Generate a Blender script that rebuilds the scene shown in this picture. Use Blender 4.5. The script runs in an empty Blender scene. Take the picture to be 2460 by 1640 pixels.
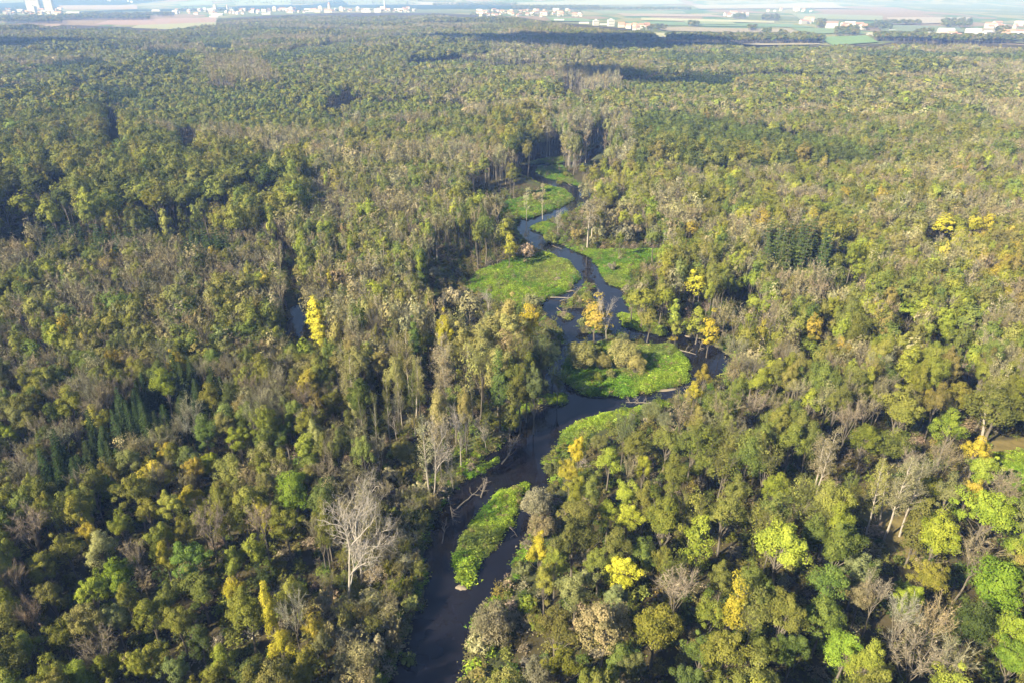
import bpy, math, random
import numpy as np
from mathutils import Vector, Matrix

# ------------------------------------------------------------------ camera, sky, sun
H = 110.0                       # flying height above the flood plain
FPX, CX, CY = 1640.0, 1230.0, 820.0
PITCH = math.atan((820.0 + 20.0) / FPX)
SC = bpy.context.scene
COL = SC.collection
cam_d = bpy.data.cameras.new("camera")
cam_d.sensor_fit = 'HORIZONTAL'; cam_d.sensor_width = 36.0; cam_d.lens = 24.0
cam_d.clip_start = 1.0; cam_d.clip_end = 120000.0
cam = bpy.data.objects.new("camera", cam_d); COL.objects.link(cam)
cam.location = (0, 0, H); cam.rotation_euler = (math.pi / 2 - PITCH, 0, 0)
SC.camera = cam

SUN_AZ, SUN_EL = math.radians(36.0), math.radians(33.0)     # way the shadows fall, height of the sun
world = bpy.data.worlds.new("World"); SC.world = world; world.use_nodes = True
nt = world.node_tree
sky = nt.nodes.new("ShaderNodeTexSky"); sky.sky_type = 'NISHITA'; sky.sun_disc = False
sky.sun_elevation = SUN_EL
sky.sun_rotation = math.atan2(-math.cos(SUN_AZ), -math.sin(SUN_AZ))
sky.altitude = 300; sky.air_density = 1.0; sky.dust_density = 0.2; sky.ozone_density = 2.0
nt.links.new(sky.outputs[0], nt.nodes["Background"].inputs[0])
nt.nodes["Background"].inputs[1].default_value = 0.05
sun_d = bpy.data.lights.new("sun", 'SUN'); sun_d.energy = 5.0; sun_d.angle = math.radians(0.53)
sun_d.color = (1.0, 0.945, 0.83)
sun = bpy.data.objects.new("sun", sun_d); COL.objects.link(sun)
sdir = Vector((math.cos(SUN_AZ) * math.cos(SUN_EL), math.sin(SUN_AZ) * math.cos(SUN_EL), -math.sin(SUN_EL)))
sun.rotation_euler = sdir.to_track_quat('-Z', 'Y').to_euler(); sun.location = (-200, -200, 600)
SC.view_settings.view_transform = 'Standard'; SC.view_settings.look = 'None'
SC.view_settings.exposure = 1.6; SC.view_settings.gamma = 1.0
SC.view_settings.use_curve_mapping = False
SC.render.engine = 'CYCLES'
SC.cycles.max_bounces = 4; SC.cycles.diffuse_bounces = 1; SC.cycles.glossy_bounces = 2
SC.cycles.transmission_bounces = 3; SC.cycles.volume_bounces = 1; SC.cycles.transparent_max_bounces = 4
SC.cycles.use_denoising = True
SC.cycles.use_adaptive_sampling = False
SC.cycles.caustics_reflective = False; SC.cycles.caustics_refractive = False

rng = np.random.default_rng(7)
random.seed(7)
SP, CP = math.sin(PITCH), math.cos(PITCH)

def ground(px, py, z=0.0):
    u = (np.asarray(px, float) - CX) / FPX; v = (np.asarray(py, float) - CY) / FPX
    dz = -SP - v * CP
    t = (z - H) / dz
    return u * t, (CP - v * SP) * t

def pix(x, y, z):
    dz = z - H
    zc = y * CP - dz * SP
    return CX + FPX * x / zc, CY - FPX * (y * SP + dz * CP) / zc, zc

def inside(poly, x, y):
    x = np.asarray(x); y = np.asarray(y)
    r = np.zeros(x.shape, bool); n = len(poly)
    for i in range(n):
        x1, y1 = poly[i]; x2, y2 = poly[(i + 1) % n]
        if y1 == y2: continue
        c = ((y1 > y) != (y2 > y)) & (x < (x2 - x1) * (y - y1) / (y2 - y1) + x1)
        r ^= c
    return r

def hash2(ix, iy, seed):
    h = (ix.astype(np.int64) * 374761393 + iy.astype(np.int64) * 668265263 + seed * 974711) & 0x7fffffff
    h = ((h ^ (h >> 13)) * 1274126177) & 0x7fffffff
    return ((h ^ (h >> 16)) & 0xffff) / 65535.0

def vnoise(x, y, s, seed=0):
    x = np.asarray(x, float) / s; y = np.asarray(y, float) / s
    ix = np.floor(x); iy = np.floor(y); fx = x - ix; fy = y - iy
    fx = fx * fx * (3 - 2 * fx); fy = fy * fy * (3 - 2 * fy)
    a = hash2(ix, iy, seed); b = hash2(ix + 1, iy, seed); c = hash2(ix, iy + 1, seed); d = hash2(ix + 1, iy + 1, seed)
    return (a * (1 - fx) + b * fx) * (1 - fy) + (c * (1 - fx) + d * fx) * fy

def fbm(x, y, s, seed=0):
    return 0.55 * vnoise(x, y, s, seed) + 0.3 * vnoise(x, y, s / 2.1, seed + 1) + 0.15 * vnoise(x, y, s / 4.3, seed + 2)

# ------------------------------------------------------------------ layout read off the photograph (photo pixels, laid on the ground)
RIVERS = [  # (pixel, pixel, half width in metres)
    [(985, 1800, 6.5), (1025, 1640, 5.6), (1060, 1500, 5.0), (1092, 1430, 5.6), (1165, 1375, 3.2), (1218, 1305, 2.6), (1246, 1250, 2.2), (1262, 1190, 3.0), (1268, 1130, 5)],
    [(1092, 1430, 5.0), (1064, 1350, 3.4), (1080, 1280, 3.4), (1108, 1215, 3.8), (1160, 1160, 4.2), (1215, 1115, 5.4), (1255, 1080, 6.0), (1290, 1045, 6.2), (1328, 1000, 6.5), (1385, 975, 6.0), (1450, 963, 5.6), (1540, 945, 5.2),
     (1620, 920, 5.6), (1676, 890, 6.6), (1692, 856, 7.4), (1652, 827, 7.4), (1566, 801, 6.8), (1505, 787, 5.8), (1474, 765, 5.0), (1470, 730, 5.0), (1452, 690, 6.4), (1412, 640, 6.8), (1362, 606, 6.8), (1315, 590, 6.2),
     (1280, 565, 5.2), (1268, 538, 5.2), (1292, 522, 6.4), (1345, 503, 6.4), (1380, 487, 6.6), (1392, 468, 7.0), (1368, 449, 6.6), (1333, 439, 6.2), (1300, 430, 4.8), (1270, 415, 4.6), (1275, 397, 4.4), (1345, 394, 3.6), (1400, 388, 3), (1430, 360, 3), (1470, 330, 3)],
    [(1400, 668, 3.2), (1368, 690, 3.6), (1338, 716, 3.6), (1328, 746, 3.2), (1366, 786, 3.0), (1380, 812, 3.2), (1430, 808, 3.0)],
    [(1370, 745, 1.6), (1392, 748, 2.6), (1372, 780, 2.2)],
    [(1380, 812, 2.0), (1345, 860, 1.6), (1328, 905, 2.4), (1352, 935, 3.0), (1390, 960, 4.0)],
    [(712, 735, 1.4), (718, 750, 1.8), (708, 775, 1.8), (704, 810, 1.4)],
]
ISLETS = [[(1410, 686, 3.2), (1424, 690, 2.2)], [(1352, 733, 1.4), (1374, 733, 1.4)], [(1348, 752, 1.4), (1366, 760, 2.0)]]
MEADOWS = [
    [(1273, 390), (1300, 382), (1350, 377), (1352, 391), (1290, 397)],
    [(1270, 402), (1350, 398), (1375, 428), (1400, 455), (1340, 433), (1290, 425)],
    [(1183, 506), (1220, 483), (1272, 470), (1315, 447), (1358, 455), (1383, 476), (1358, 492), (1315, 509), (1265, 526), (1241, 516), (1203, 518)],
    [(1268, 548), (1302, 530), (1335, 540), (1310, 562)],
    [(1112, 690), (1151, 654), (1224, 626), (1266, 614), (1316, 610), (1367, 626), (1391, 661), (1374, 691), (1322, 712), (1250, 742), (1190, 722)],
    [(1354, 589), (1421, 600), (1526, 600), (1596, 598), (1575, 626), (1512, 651), (1506, 690), (1463, 681), (1421, 616)],
    [(1482, 748), (1554, 764), (1600, 789), (1594, 801), (1543, 791), (1500, 780)],
    [(1538, 833), (1607, 822), (1647, 850), (1660, 881), (1647, 913), (1582, 936), (1505, 946), (1416, 946), (1372, 927), (1348, 900), (1370, 850), (1450, 825)],
    [(1335, 1074), (1354, 1039), (1389, 1004), (1461, 985), (1570, 968), (1503, 1010), (1426, 1040), (1373, 1080)],
    [(1276, 1150), (1253, 1187), (1248, 1236), (1196, 1299), (1129, 1399), (1096, 1392), (1087, 1334), (1101, 1285), (1150, 1236), (1207, 1173)],
    [(1312, 962), (1335, 940), (1366, 950), (1347, 968)],
    [(1112, 1136), (1196, 1088), (1207, 1103), (1124, 1152)],
    [(2380, 1096), (2465, 1083), (2500, 1150), (2465, 1188), (2420, 1190), (2396, 1140)],
]
LITTER = [[(2360, 1062), (2470, 1052), (2470, 1088), (2385, 1094)], [(2060, 1236), (2150, 1180), (2215, 1320), (2168, 1352)]]
GAPS = [
    [(425, 330), (480, 335), (505, 395), (445, 412)], [(150, 430), (168, 520), (140, 545), (128, 470)], [(640, 440), (700, 455), (690, 475), (645, 465)],  # rides and clearings where the dark forest floor shows between the trees
    [(255, 292), (290, 300), (312, 360), (286, 396), (248, 405), (266, 370), (262, 330)],
    [(0, 572), (60, 545), (96, 560), (62, 612), (0, 628)],
    [(782, 262), (850, 237), (862, 246), (822, 280), (786, 286)],
    [(1345, 214), (1405, 222), (1402, 240), (1352, 238)],
    [(1110, 488), (1170, 452), (1240, 440), (1235, 468), (1160, 522)],
    [(1950, 1090), (2000, 1085), (1995, 1190), (1955, 1195)],
    [(1995, 1325), (2060, 1340), (2145, 1385), (2120, 1425), (2000, 1375)],
    [(700, 1440), (745, 1330), (775, 1330), (790, 1480), (770, 1540)],
    [(676, 600), (705, 640), (742, 690), (742, 740), (700, 800), (690, 760), (690, 680)],
    [(880, 985), (950, 960), (960, 1090), (900, 1100)],
    [(1240, 990), (1290, 960), (1300, 985), (1260, 1050)],
    [(1040, 640), (1130, 620), (1190, 615), (1120, 665), (1060, 690)],
]
FOREST_EDGE = [(-400, 90), (-100, 66), (0, 62), (150, 62), (262, 66), (400, 68), (520, 62), (522, 48), (640, 40), (820, 33), (1050, 34), (1250, 44), (1330, 56), (1400, 62), (1500, 70), (1560, 78), (1592, 84), (1600, 99), (1640, 103), (1800, 110), (1900, 113), (2000, 112), (2060, 110),
               (2120, 108), (2180, 96), (2260, 100), (2320, 104), (2460, 111), (2900, 120)]

def seg_sd(pts, X, Y):
    """signed distance (metres) to a polyline with a half width that changes along it"""
    w = [(*[float(c) for c in ground(a, b)], r) for a, b, r in pts]
    best = np.full(X.shape, 1e9)
    for (x1, y1, r1), (x2, y2, r2) in zip(w[:-1], w[1:]):
        dx, dy = x2 - x1, y2 - y1
        t = np.clip(((X - x1) * dx + (Y - y1) * dy) / (dx * dx + dy * dy + 1e-9), 0, 1)
        best = np.minimum(best, np.hypot(X - x1 - t * dx, Y - y1 - t * dy) - (r1 + t * (r2 - r1)))
    return best

def to_ground(polys):
    return [[(float(a), float(b)) for a, b in (ground(p, q) for p, q in poly)] for poly in polys]
MEADOWS_G, LITTER_G, GAPS_G = to_ground(MEADOWS), to_ground(LITTER), to_ground(GAPS)

def river_sd(X, Y):
    X = np.asarray(X, float); Y = np.asarray(Y, float)
    out = np.full(X.shape, 1e9)   # metres to the water's edge, negative in the water
    m = (Y > 40) & (Y < 720) & (np.abs(X) < 190)
    if m.any():
        x, y = X[m], Y[m]
        d = np.full(x.shape, 1e9)
        for r in RIVERS: d = np.minimum(d, seg_sd(r, x, y) - .6)
        for r in ISLETS: d = np.maximum(d, -seg_sd(r, x, y))
        for poly in MEADOWS_G[2:12]:
            e = np.full(x.shape, 1e9)
            for (x1, y1), (x2, y2) in zip(poly, poly[1:] + poly[:1]):
                dx, dy = x2 - x1, y2 - y1
                tt = np.clip(((x - x1) * dx + (y - y1) * dy) / (dx * dx + dy * dy + 1e-9), 0, 1)
                e = np.minimum(e, np.hypot(x - x1 - tt * dx, y - y1 - tt * dy))
            d = np.maximum(d, np.where(inside(poly, x, y), e, -e))
        d = d + (vnoise(x, y, 5.0, 41) - 0.5) * 1.3
        out[m] = d
    return out

def any_in(polys, X, Y):
    r = np.zeros(np.shape(X), bool)
    for p in polys:
        xs = [a for a, _ in p]; ys = [b for _, b in p]
        m = (X > min(xs)) & (X < max(xs)) & (Y > min(ys)) & (Y < max(ys))
        if m.any():
            rr = np.zeros(np.shape(X), bool); rr[m] = inside(p, X[m], Y[m]); r |= rr
    return r

def terrain(X, Y):
    X = np.asarray(X, float); Y = np.asarray(Y, float)
    z = (fbm(X, Y, 60, 3) - 0.5) * 1.2 + (vnoise(X, Y, 7, 5) - 0.5) * 0.35
    sd = river_sd(X, Y)
    bank = np.clip((sd + 0.6) / 2.2, 0, 1)
    bank = bank * bank * (3 - 2 * bank)
    z = z * np.clip((sd - 1) / 10, 0, 1) * bank + (-2.6) * (1 - bank) + 0.1 * bank
    D = np.hypot(X, Y)
    hill = np.clip((D - 7000) / 9000, 0, 1) ** 1.3
    ang = X / (np.abs(Y) + 500)
    z = z + hill * (150 + 420 * fbm(X, Y, 5200, 11) + 160 * np.clip(ang * 1.2 - 0.1, 0, 1))
    z = z + np.clip((D - 4500) / 4000, 0, 1) * 18 * (fbm(X, Y, 1800, 17) - 0.4)
    return z

# ------------------------------------------------------------------ small helpers
def lin(c): return tuple(c)

def new_mat(name):
    m = bpy.data.materials.new(name); m.use_nodes = True
    t = m.node_tree; t.nodes.clear()
    out = t.nodes.new("ShaderNodeOutputMaterial")
    return m, t, out

def N(t, kind, **kw):
    n = t.nodes.new(kind)
    for k, v in kw.items(): setattr(n, k, v)
    return n

def mesh_from(name, verts, faces_flat, sizes, mats=(), mat_idx=None, v=None, smooth=False):
    me = bpy.data.meshes.new(name)
    verts = np.asarray(verts, np.float32); faces_flat = np.asarray(faces_flat, np.int32); sizes = np.asarray(sizes, np.int32)
    me.vertices.add(len(verts)); me.vertices.foreach_set("co", verts.ravel())
    me.loops.add(len(faces_flat)); me.loops.foreach_set("vertex_index", faces_flat)
    me.polygons.add(len(sizes))
    starts = np.concatenate([[0], np.cumsum(sizes)[:-1]]).astype(np.int32)
    me.polygons.foreach_set("loop_start", starts)
    if mat_idx is not None: me.polygons.foreach_set("material_index", np.asarray(mat_idx, np.int32))
    me.polygons.foreach_set("use_smooth", np.full(len(sizes), bool(smooth)))
    for m in mats: me.materials.append(m)
    if v is not None:
        a = me.attributes.new("v", 'FLOAT', 'FACE'); a.data.foreach_set("value", np.asarray(v, np.float32))
    me.update(calc_edges=True); me.validate()
    return me

class Geo:
    """collects triangles and quads of one mesh"""
    def __init__(s): s.V = []; s.F = []; s.S = []; s.v = []; s.n = 0
    def add(s, verts, faces, k, v=None):
        verts = np.asarray(verts, np.float32).reshape(-1, 3); faces = np.asarray(faces, np.int64).reshape(-1, k)
        s.V.append(verts); s.F.append((faces + s.n).ravel()); s.S.append(np.full(len(faces), k))
        s.v.append(np.full(len(faces), 0.5) if v is None else np.asarray(v, float)); s.n += len(verts)
    def mesh(s, name, mat, smooth=False):
        if not s.V: s.add([(0, 0, 0), (0.01, 0, 0), (0, 0.01, 0)], [(0, 1, 2)], 3)
        return mesh_from(name, np.concatenate(s.V), np.concatenate(s.F), np.concatenate(s.S), [mat], None, np.concatenate(s.v), smooth)

def joined(name, parts):
    """one mesh of several Geo with a material each"""
    V, F, S, M, v, n, mats = [], [], [], [], [], 0, []
    for i, (g, mat) in enumerate(parts):
        mats.append(mat)
        if not g.V: continue
        V += g.V; F.append(np.concatenate(g.F) + n); S += g.S; v += g.v
        M.append(np.full(sum(len(q) for q in g.S), i)); n += g.n
    return mesh_from(name, np.concatenate(V), np.concatenate(F), np.concatenate(S), mats, np.concatenate(M), np.concatenate(v))

def unit(a): return a / (np.linalg.norm(a, axis=-1, keepdims=True) + 1e-9)

def leaf_cards(g, c, nrm, size, r, tri=False, v=None, asp=0.62, spread=0.9):
    n = len(c)
    nn = unit(unit(nrm) * 0.95 + r.normal(size=(n, 3)) * spread * 0.45 + np.array([0, 0, 0.2]))
    t = unit(np.cross(nn, r.normal(size=(n, 3)))); b = np.cross(nn, t)
    s = (size * r.uniform(0.65, 1.3, n))[:, None]
    fold = nn * s * 0.14
    if tri:
        P = np.stack([c + t * s * .62, c - t * s * .38 + b * s * asp * .62, c - t * s * .38 - b * s * asp * .62], 1)
        k = 3
    else:
        P = np.stack([c + t * s * .55, c + b * s * asp * .5 + fold, c - t * s * .5, c - b * s * asp * .5 + fold], 1)
        k = 4
    g.add(P, np.arange(n * k).reshape(n, k), k, r.uniform(0, 1, n) if v is None else v)

def tube(g, pts, rad, sides=5):
    pts = np.asarray(pts, float); n = len(pts)
    d = np.gradient(pts, axis=0); d = unit(d)
    ref = np.array([0.31, 0.87, 0.38]); a = unit(np.cross(d, ref)); b = np.cross(d, a)
    th = np.linspace(0, 2 * np.pi, sides, endpoint=False)
    ring = pts[:, None] + (a[:, None] * np.cos(th)[None, :, None] + b[:, None] * np.sin(th)[None, :, None]) * np.asarray(rad, float)[:, None, None]
    f = []
    for i in range(n - 1):
        for j in range(sides):
            k = (j + 1) % sides
            f.append((i * sides + j, i * sides + k, (i + 1) * sides + k, (i + 1) * sides + j))
    g.add(ring.reshape(-1, 3), f, 4)
    g.add(ring[-1], [(0, i, i + 1) for i in range(1, sides - 1)], 3)

def twigs(g, p0, p1, w, r):
    """thin tapering blades from p0 to p1"""
    d = p1 - p0; a = unit(np.cross(d, r.normal(size=d.shape))) * np.reshape(w, (-1, 1)) * .5
    n = len(p0)
    g.add(np.stack([p0 - a, p0 + a, p1], 1), np.arange(3 * n).reshape(n, 3), 3, r.uniform(0, 1, n))

# ------------------------------------------------------------------ materials
def tinted(name, rough=0.9, trans=0.0, lo=0.62, hi=1.38, hue=0.022):
    m, t, out = new_mat(name)
    at = N(t, "ShaderNodeAttribute", attribute_type='INSTANCER', attribute_name="tint")
    av = N(t, "ShaderNodeAttribute", attribute_type='GEOMETRY', attribute_name="v")
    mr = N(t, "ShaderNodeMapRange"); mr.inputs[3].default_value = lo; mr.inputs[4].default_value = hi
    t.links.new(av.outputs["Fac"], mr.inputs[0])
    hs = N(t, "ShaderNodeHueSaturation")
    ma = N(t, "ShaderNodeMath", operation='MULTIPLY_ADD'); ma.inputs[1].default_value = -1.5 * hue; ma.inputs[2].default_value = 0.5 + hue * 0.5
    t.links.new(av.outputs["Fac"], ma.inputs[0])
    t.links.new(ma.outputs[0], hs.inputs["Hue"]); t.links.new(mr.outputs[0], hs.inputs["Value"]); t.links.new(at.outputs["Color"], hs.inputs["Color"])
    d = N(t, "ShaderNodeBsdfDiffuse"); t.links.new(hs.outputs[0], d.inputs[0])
    last = d
    if trans:
        tr = N(t, "ShaderNodeBsdfTranslucent"); t.links.new(hs.outputs[0], tr.inputs[0])
        mx = N(t, "ShaderNodeMixShader"); mx.inputs[0].default_value = trans
        t.links.new(d.outputs[0], mx.inputs[1]); t.links.new(tr.outputs[0], mx.inputs[2]); last = mx
    t.links.new(last.outputs[0], out.inputs[0])
    return m

def noisy(name, c1, c2, scale, rough=0.9, bump=0.0, detail=6, spec=0.2):
    m, t, out = new_mat(name)
    tc = N(t, "ShaderNodeTexCoord"); nz = N(t, "ShaderNodeTexNoise"); nz.inputs["Scale"].default_value = scale; nz.inputs["Detail"].default_value = detail
    t.links.new(tc.outputs["Object"], nz.inputs["Vector"])
    cr = N(t, "ShaderNodeMix", data_type='RGBA'); cr.inputs[6].default_value = (*c1, 1); cr.inputs[7].default_value = (*c2, 1)
    t.links.new(nz.outputs[0], cr.inputs[0])
    p = N(t, "ShaderNodeBsdfPrincipled"); p.inputs["Roughness"].default_value = rough; p.inputs["Specular IOR Level"].default_value = spec
    t.links.new(cr.outputs[2], p.inputs["Base Color"])
    if bump:
        b = N(t, "ShaderNodeBump"); b.inputs["Strength"].default_value = bump; t.links.new(nz.outputs[0], b.inputs["Height"]); t.links.new(b.outputs[0], p.inputs["Normal"])
    t.links.new(p.outputs[0], out.inputs[0])
    return m

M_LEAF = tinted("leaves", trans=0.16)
M_NEEDLE = tinted("needles", trans=0.1)
M_TWIG = tinted("twigs", trans=0.0, lo=0.6, hi=1.4, hue=0.015)
M_BARK = noisy("grey_brown_bark", (0.10, 0.085, 0.065), (0.20, 0.17, 0.13), 1.5, 0.95, 0.3)
M_PALE = noisy("pale_bark", (0.24, 0.20, 0.155), (0.44, 0.39, 0.32), 1.2, 0.9, 0.2)
M_DEAD = noisy("weathered_dead_wood", (0.24, 0.20, 0.16), (0.46, 0.41, 0.34), 1.0, 0.9, 0.2)
M_LOG = noisy("driftwood", (0.11, 0.09, 0.07), (0.30, 0.26, 0.21), 1.4, 0.9, 0.3)
M_SAND = noisy("river_sand", (0.17, 0.135, 0.095), (0.30, 0.25, 0.18), 0.8, 0.95, 0.2)

# ground
m, t, out = new_mat("ground_soil_and_grass"); M_GROUND = m
ca = N(t, "ShaderNodeAttribute", attribute_name="zone")
tc = N(t, "ShaderNodeTexCoord")
n1 = N(t, "ShaderNodeTexNoise"); n1.inputs["Scale"].default_value = 0.45; n1.inputs["Detail"].default_value = 8
n2 = N(t, "ShaderNodeTexNoise"); n2.inputs["Scale"].default_value = 0.06; n2.inputs["Detail"].default_value = 5
t.links.new(tc.outputs["Object"], n1.inputs["Vector"]); t.links.new(tc.outputs["Object"], n2.inputs["Vector"])
ad = N(t, "ShaderNodeMath", operation='ADD'); t.links.new(n1.outputs[0], ad.inputs[0]); t.links.new(n2.outputs[0], ad.inputs[1])
mr = N(t, "ShaderNodeMapRange"); mr.inputs[1].default_value = 0.6; mr.inputs[2].default_value = 1.4; mr.inputs[3].default_value = 0.55; mr.inputs[4].default_value = 1.45
t.links.new(ad.outputs[0], mr.inputs[0])
hs = N(t, "ShaderNodeHueSaturation"); t.links.new(ca.outputs["Color"], hs.inputs["Color"]); t.links.new(mr.outputs[0], hs.inputs["Value"])
p = N(t, "ShaderNodeBsdfDiffuse"); t.links.new(hs.outputs[0], p.inputs[0])
b = N(t, "ShaderNodeBump"); b.inputs["Strength"].default_value = 0.5; b.inputs["Distance"].default_value = 0.4
t.links.new(n1.outputs[0], b.inputs["Height"]); t.links.new(b.outputs[0], p.inputs["Normal"]); t.links.new(p.outputs[0], out.inputs[0])

# water
m, t, out = new_mat("river_water"); M_WATER = m
tc = N(t, "ShaderNodeTexCoord")
mp = N(t, "ShaderNodeMapping"); mp.inputs["Scale"].default_value = (0.5, 1.2, 1); mp.inputs["Rotation"].default_value = (0, 0, 0.6)
t.links.new(tc.outputs["Object"], mp.inputs["Vector"])
nz = N(t, "ShaderNodeTexNoise"); nz.inputs["Scale"].default_value = 0.9; nz.inputs["Detail"].default_value = 4; t.links.new(mp.outputs[0], nz.inputs["Vector"])
nb = N(t, "ShaderNodeTexNoise"); nb.inputs["Scale"].default_value = 0.12; nb.inputs["Detail"].default_value = 4; t.links.new(tc.outputs["Object"], nb.inputs["Vector"])
cr = N(t, "ShaderNodeMix", data_type='RGBA'); cr.inputs[6].default_value = (0.004, 0.006, 0.013, 1); cr.inputs[7].default_value = (0.015, 0.012, 0.012, 1)
t.links.new(nb.outputs[0], cr.inputs[0])
p = N(t, "ShaderNodeBsdfPrincipled"); p.inputs["Roughness"].default_value = 0.03; p.inputs["IOR"].default_value = 1.38
t.links.new(cr.outputs[2], p.inputs["Base Color"])
b = N(t, "ShaderNodeBump"); b.inputs["Strength"].default_value = 0.06; b.inputs["Distance"].default_value = 0.12
t.links.new(nz.outputs[0], b.inputs["Height"]); t.links.new(b.outputs[0], p.inputs["Normal"]); t.links.new(p.outputs[0], out.inputs[0])

# ------------------------------------------------------------------ ground sheet
def build_ground():
    ys = [-30000, -8000, -2000, -500, -100, 0, 25]
    y = 45.0
    while y < 42000:
        ys.append(y); y += max(0.9, y * 0.0085)
    ys = np.array(ys)
    u = np.linspace(-1, 1, 420)
    half = 0.85 * np.maximum(ys, 40) + 60
    X = half[:, None] * u[None, :]
    ext = np.array([-60000.0, -9000.0]);
    X = np.concatenate([np.minimum(X[:, :1] * 1.5, -3000) - 50000, X[:, :1] * 1.6 - 400, X, X[:, -1:] * 1.6 + 400, np.maximum(X[:, -1:] * 1.5, 3000) + 50000], 1)
    Y = np.repeat(ys[:, None], X.shape[1], 1)
    nr, nc = X.shape
    Z = terrain(X, Y)
    V = np.stack([X, Y, Z], -1).reshape(-1, 3)
    i = np.arange((nr - 1) * (nc - 1)); r = i // (nc - 1); c = i % (nc - 1)
    F = np.stack([r * nc + c, r * nc + c + 1, (r + 1) * nc + c + 1, (r + 1) * nc + c], 1)
    me = mesh_from("ground", V, F.ravel(), np.full(len(F), 4), [M_GROUND], smooth=True)
    # what grows or lies on each spot
    x, yy = X.ravel(), Y.ravel()
    col = np.tile(np.array([0.075, 0.055, 0.032]), (len(x), 1))
    nz = fbm(x, yy, 14, 21)[:, None]
    col = col * (1 - 0.5 * nz) + np.array([0.05, 0.065, 0.022]) * 0.5 * nz
    sd = river_sd(x, yy)
    bank = (sd > -3) & (sd < 9)
    col[bank] = np.array([0.07, 0.075, 0.032])
    mea = any_in(MEADOWS_G, x, yy)
    g = vnoise(x, yy, 9, 31)[:, None]
    col[mea] = (np.array([0.07, 0.15, 0.022]) * (1 - g) + np.array([0.15, 0.21, 0.035]) * g)[mea]
    col[sd < 0.6] = np.array([0.13, 0.10, 0.07])
    col[any_in(LITTER_G, x, yy)] = np.array([0.17, 0.135, 0.055])
    px, py, zc = pix(x, yy, 0 * x)
    fe = np.interp(px, [a for a, _ in FOREST_EDGE], [b for _, b in FOREST_EDGE])
    far = (yy > 900) & (py < fe - 2)
    d = np.hypot(x, yy)
    f1 = fbm(x, yy * 0.35, 420, 51)[:, None]; 
    fieldc = np.where(f1 < 0.42, np.array([0.13, 0.15, 0.06]), np.where(f1 < 0.52, np.array([0.22, 0.21, 0.10]), np.where(f1 < 0.62, np.array([0.10, 0.15, 0.06]), np.array([0.22, 0.17, 0.11]))))
    col[far] = fieldc[far]
    wood = far & (fbm(x, yy * 0.5, 1500, 61) + np.clip(-(x / (np.abs(yy) + 1)) * 0.25, -.1, .12) + np.clip((d - 9000) / 40000, 0, .1) > 0.60) & (d > 5200)
    col[wood] = np.array([0.028, 0.045, 0.02])
    a = me.attributes.new("zone", 'FLOAT_COLOR', 'POINT')
    a.data.foreach_set("color", np.concatenate([col, np.ones((len(col), 1))], 1).astype(np.float32).ravel())
    o = bpy.data.objects.new("ground", me); COL.objects.link(o); o["kind"] = "structure"
    return o
build_ground()

def build_river():
    """one water sheet that follows the channels; its rim runs under the banks"""
    xs = np.arange(-150, 150.1, 3.0); ysv = np.arange(50, 640, 3.0)
    X, Y = np.meshgrid(xs, ysv)
    keep = river_sd(X, Y) < 5.5
    nc = X.shape[1]
    idx = -np.ones(X.size, int)
    F = []
    for r in range(X.shape[0] - 1):
        for c in range(nc - 1):
            if keep[r, c] or keep[r + 1, c] or keep[r, c + 1] or keep[r + 1, c + 1]:
                F.append((r * nc + c, r * nc + c + 1, (r + 1) * nc + c + 1, (r + 1) * nc + c))
    F = np.array(F); used = np.unique(F); idx[used] = np.arange(len(used))
    V = np.stack([X.ravel()[used], Y.ravel()[used], np.full(len(used), -0.75)], 1)
    me = mesh_from("river_water", V, idx[F].ravel(), np.full(len(F), 4), [M_WATER])
    o = bpy.data.objects.new("river_water", me); COL.objects.link(o); o["kind"] = "structure"
build_river()

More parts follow.
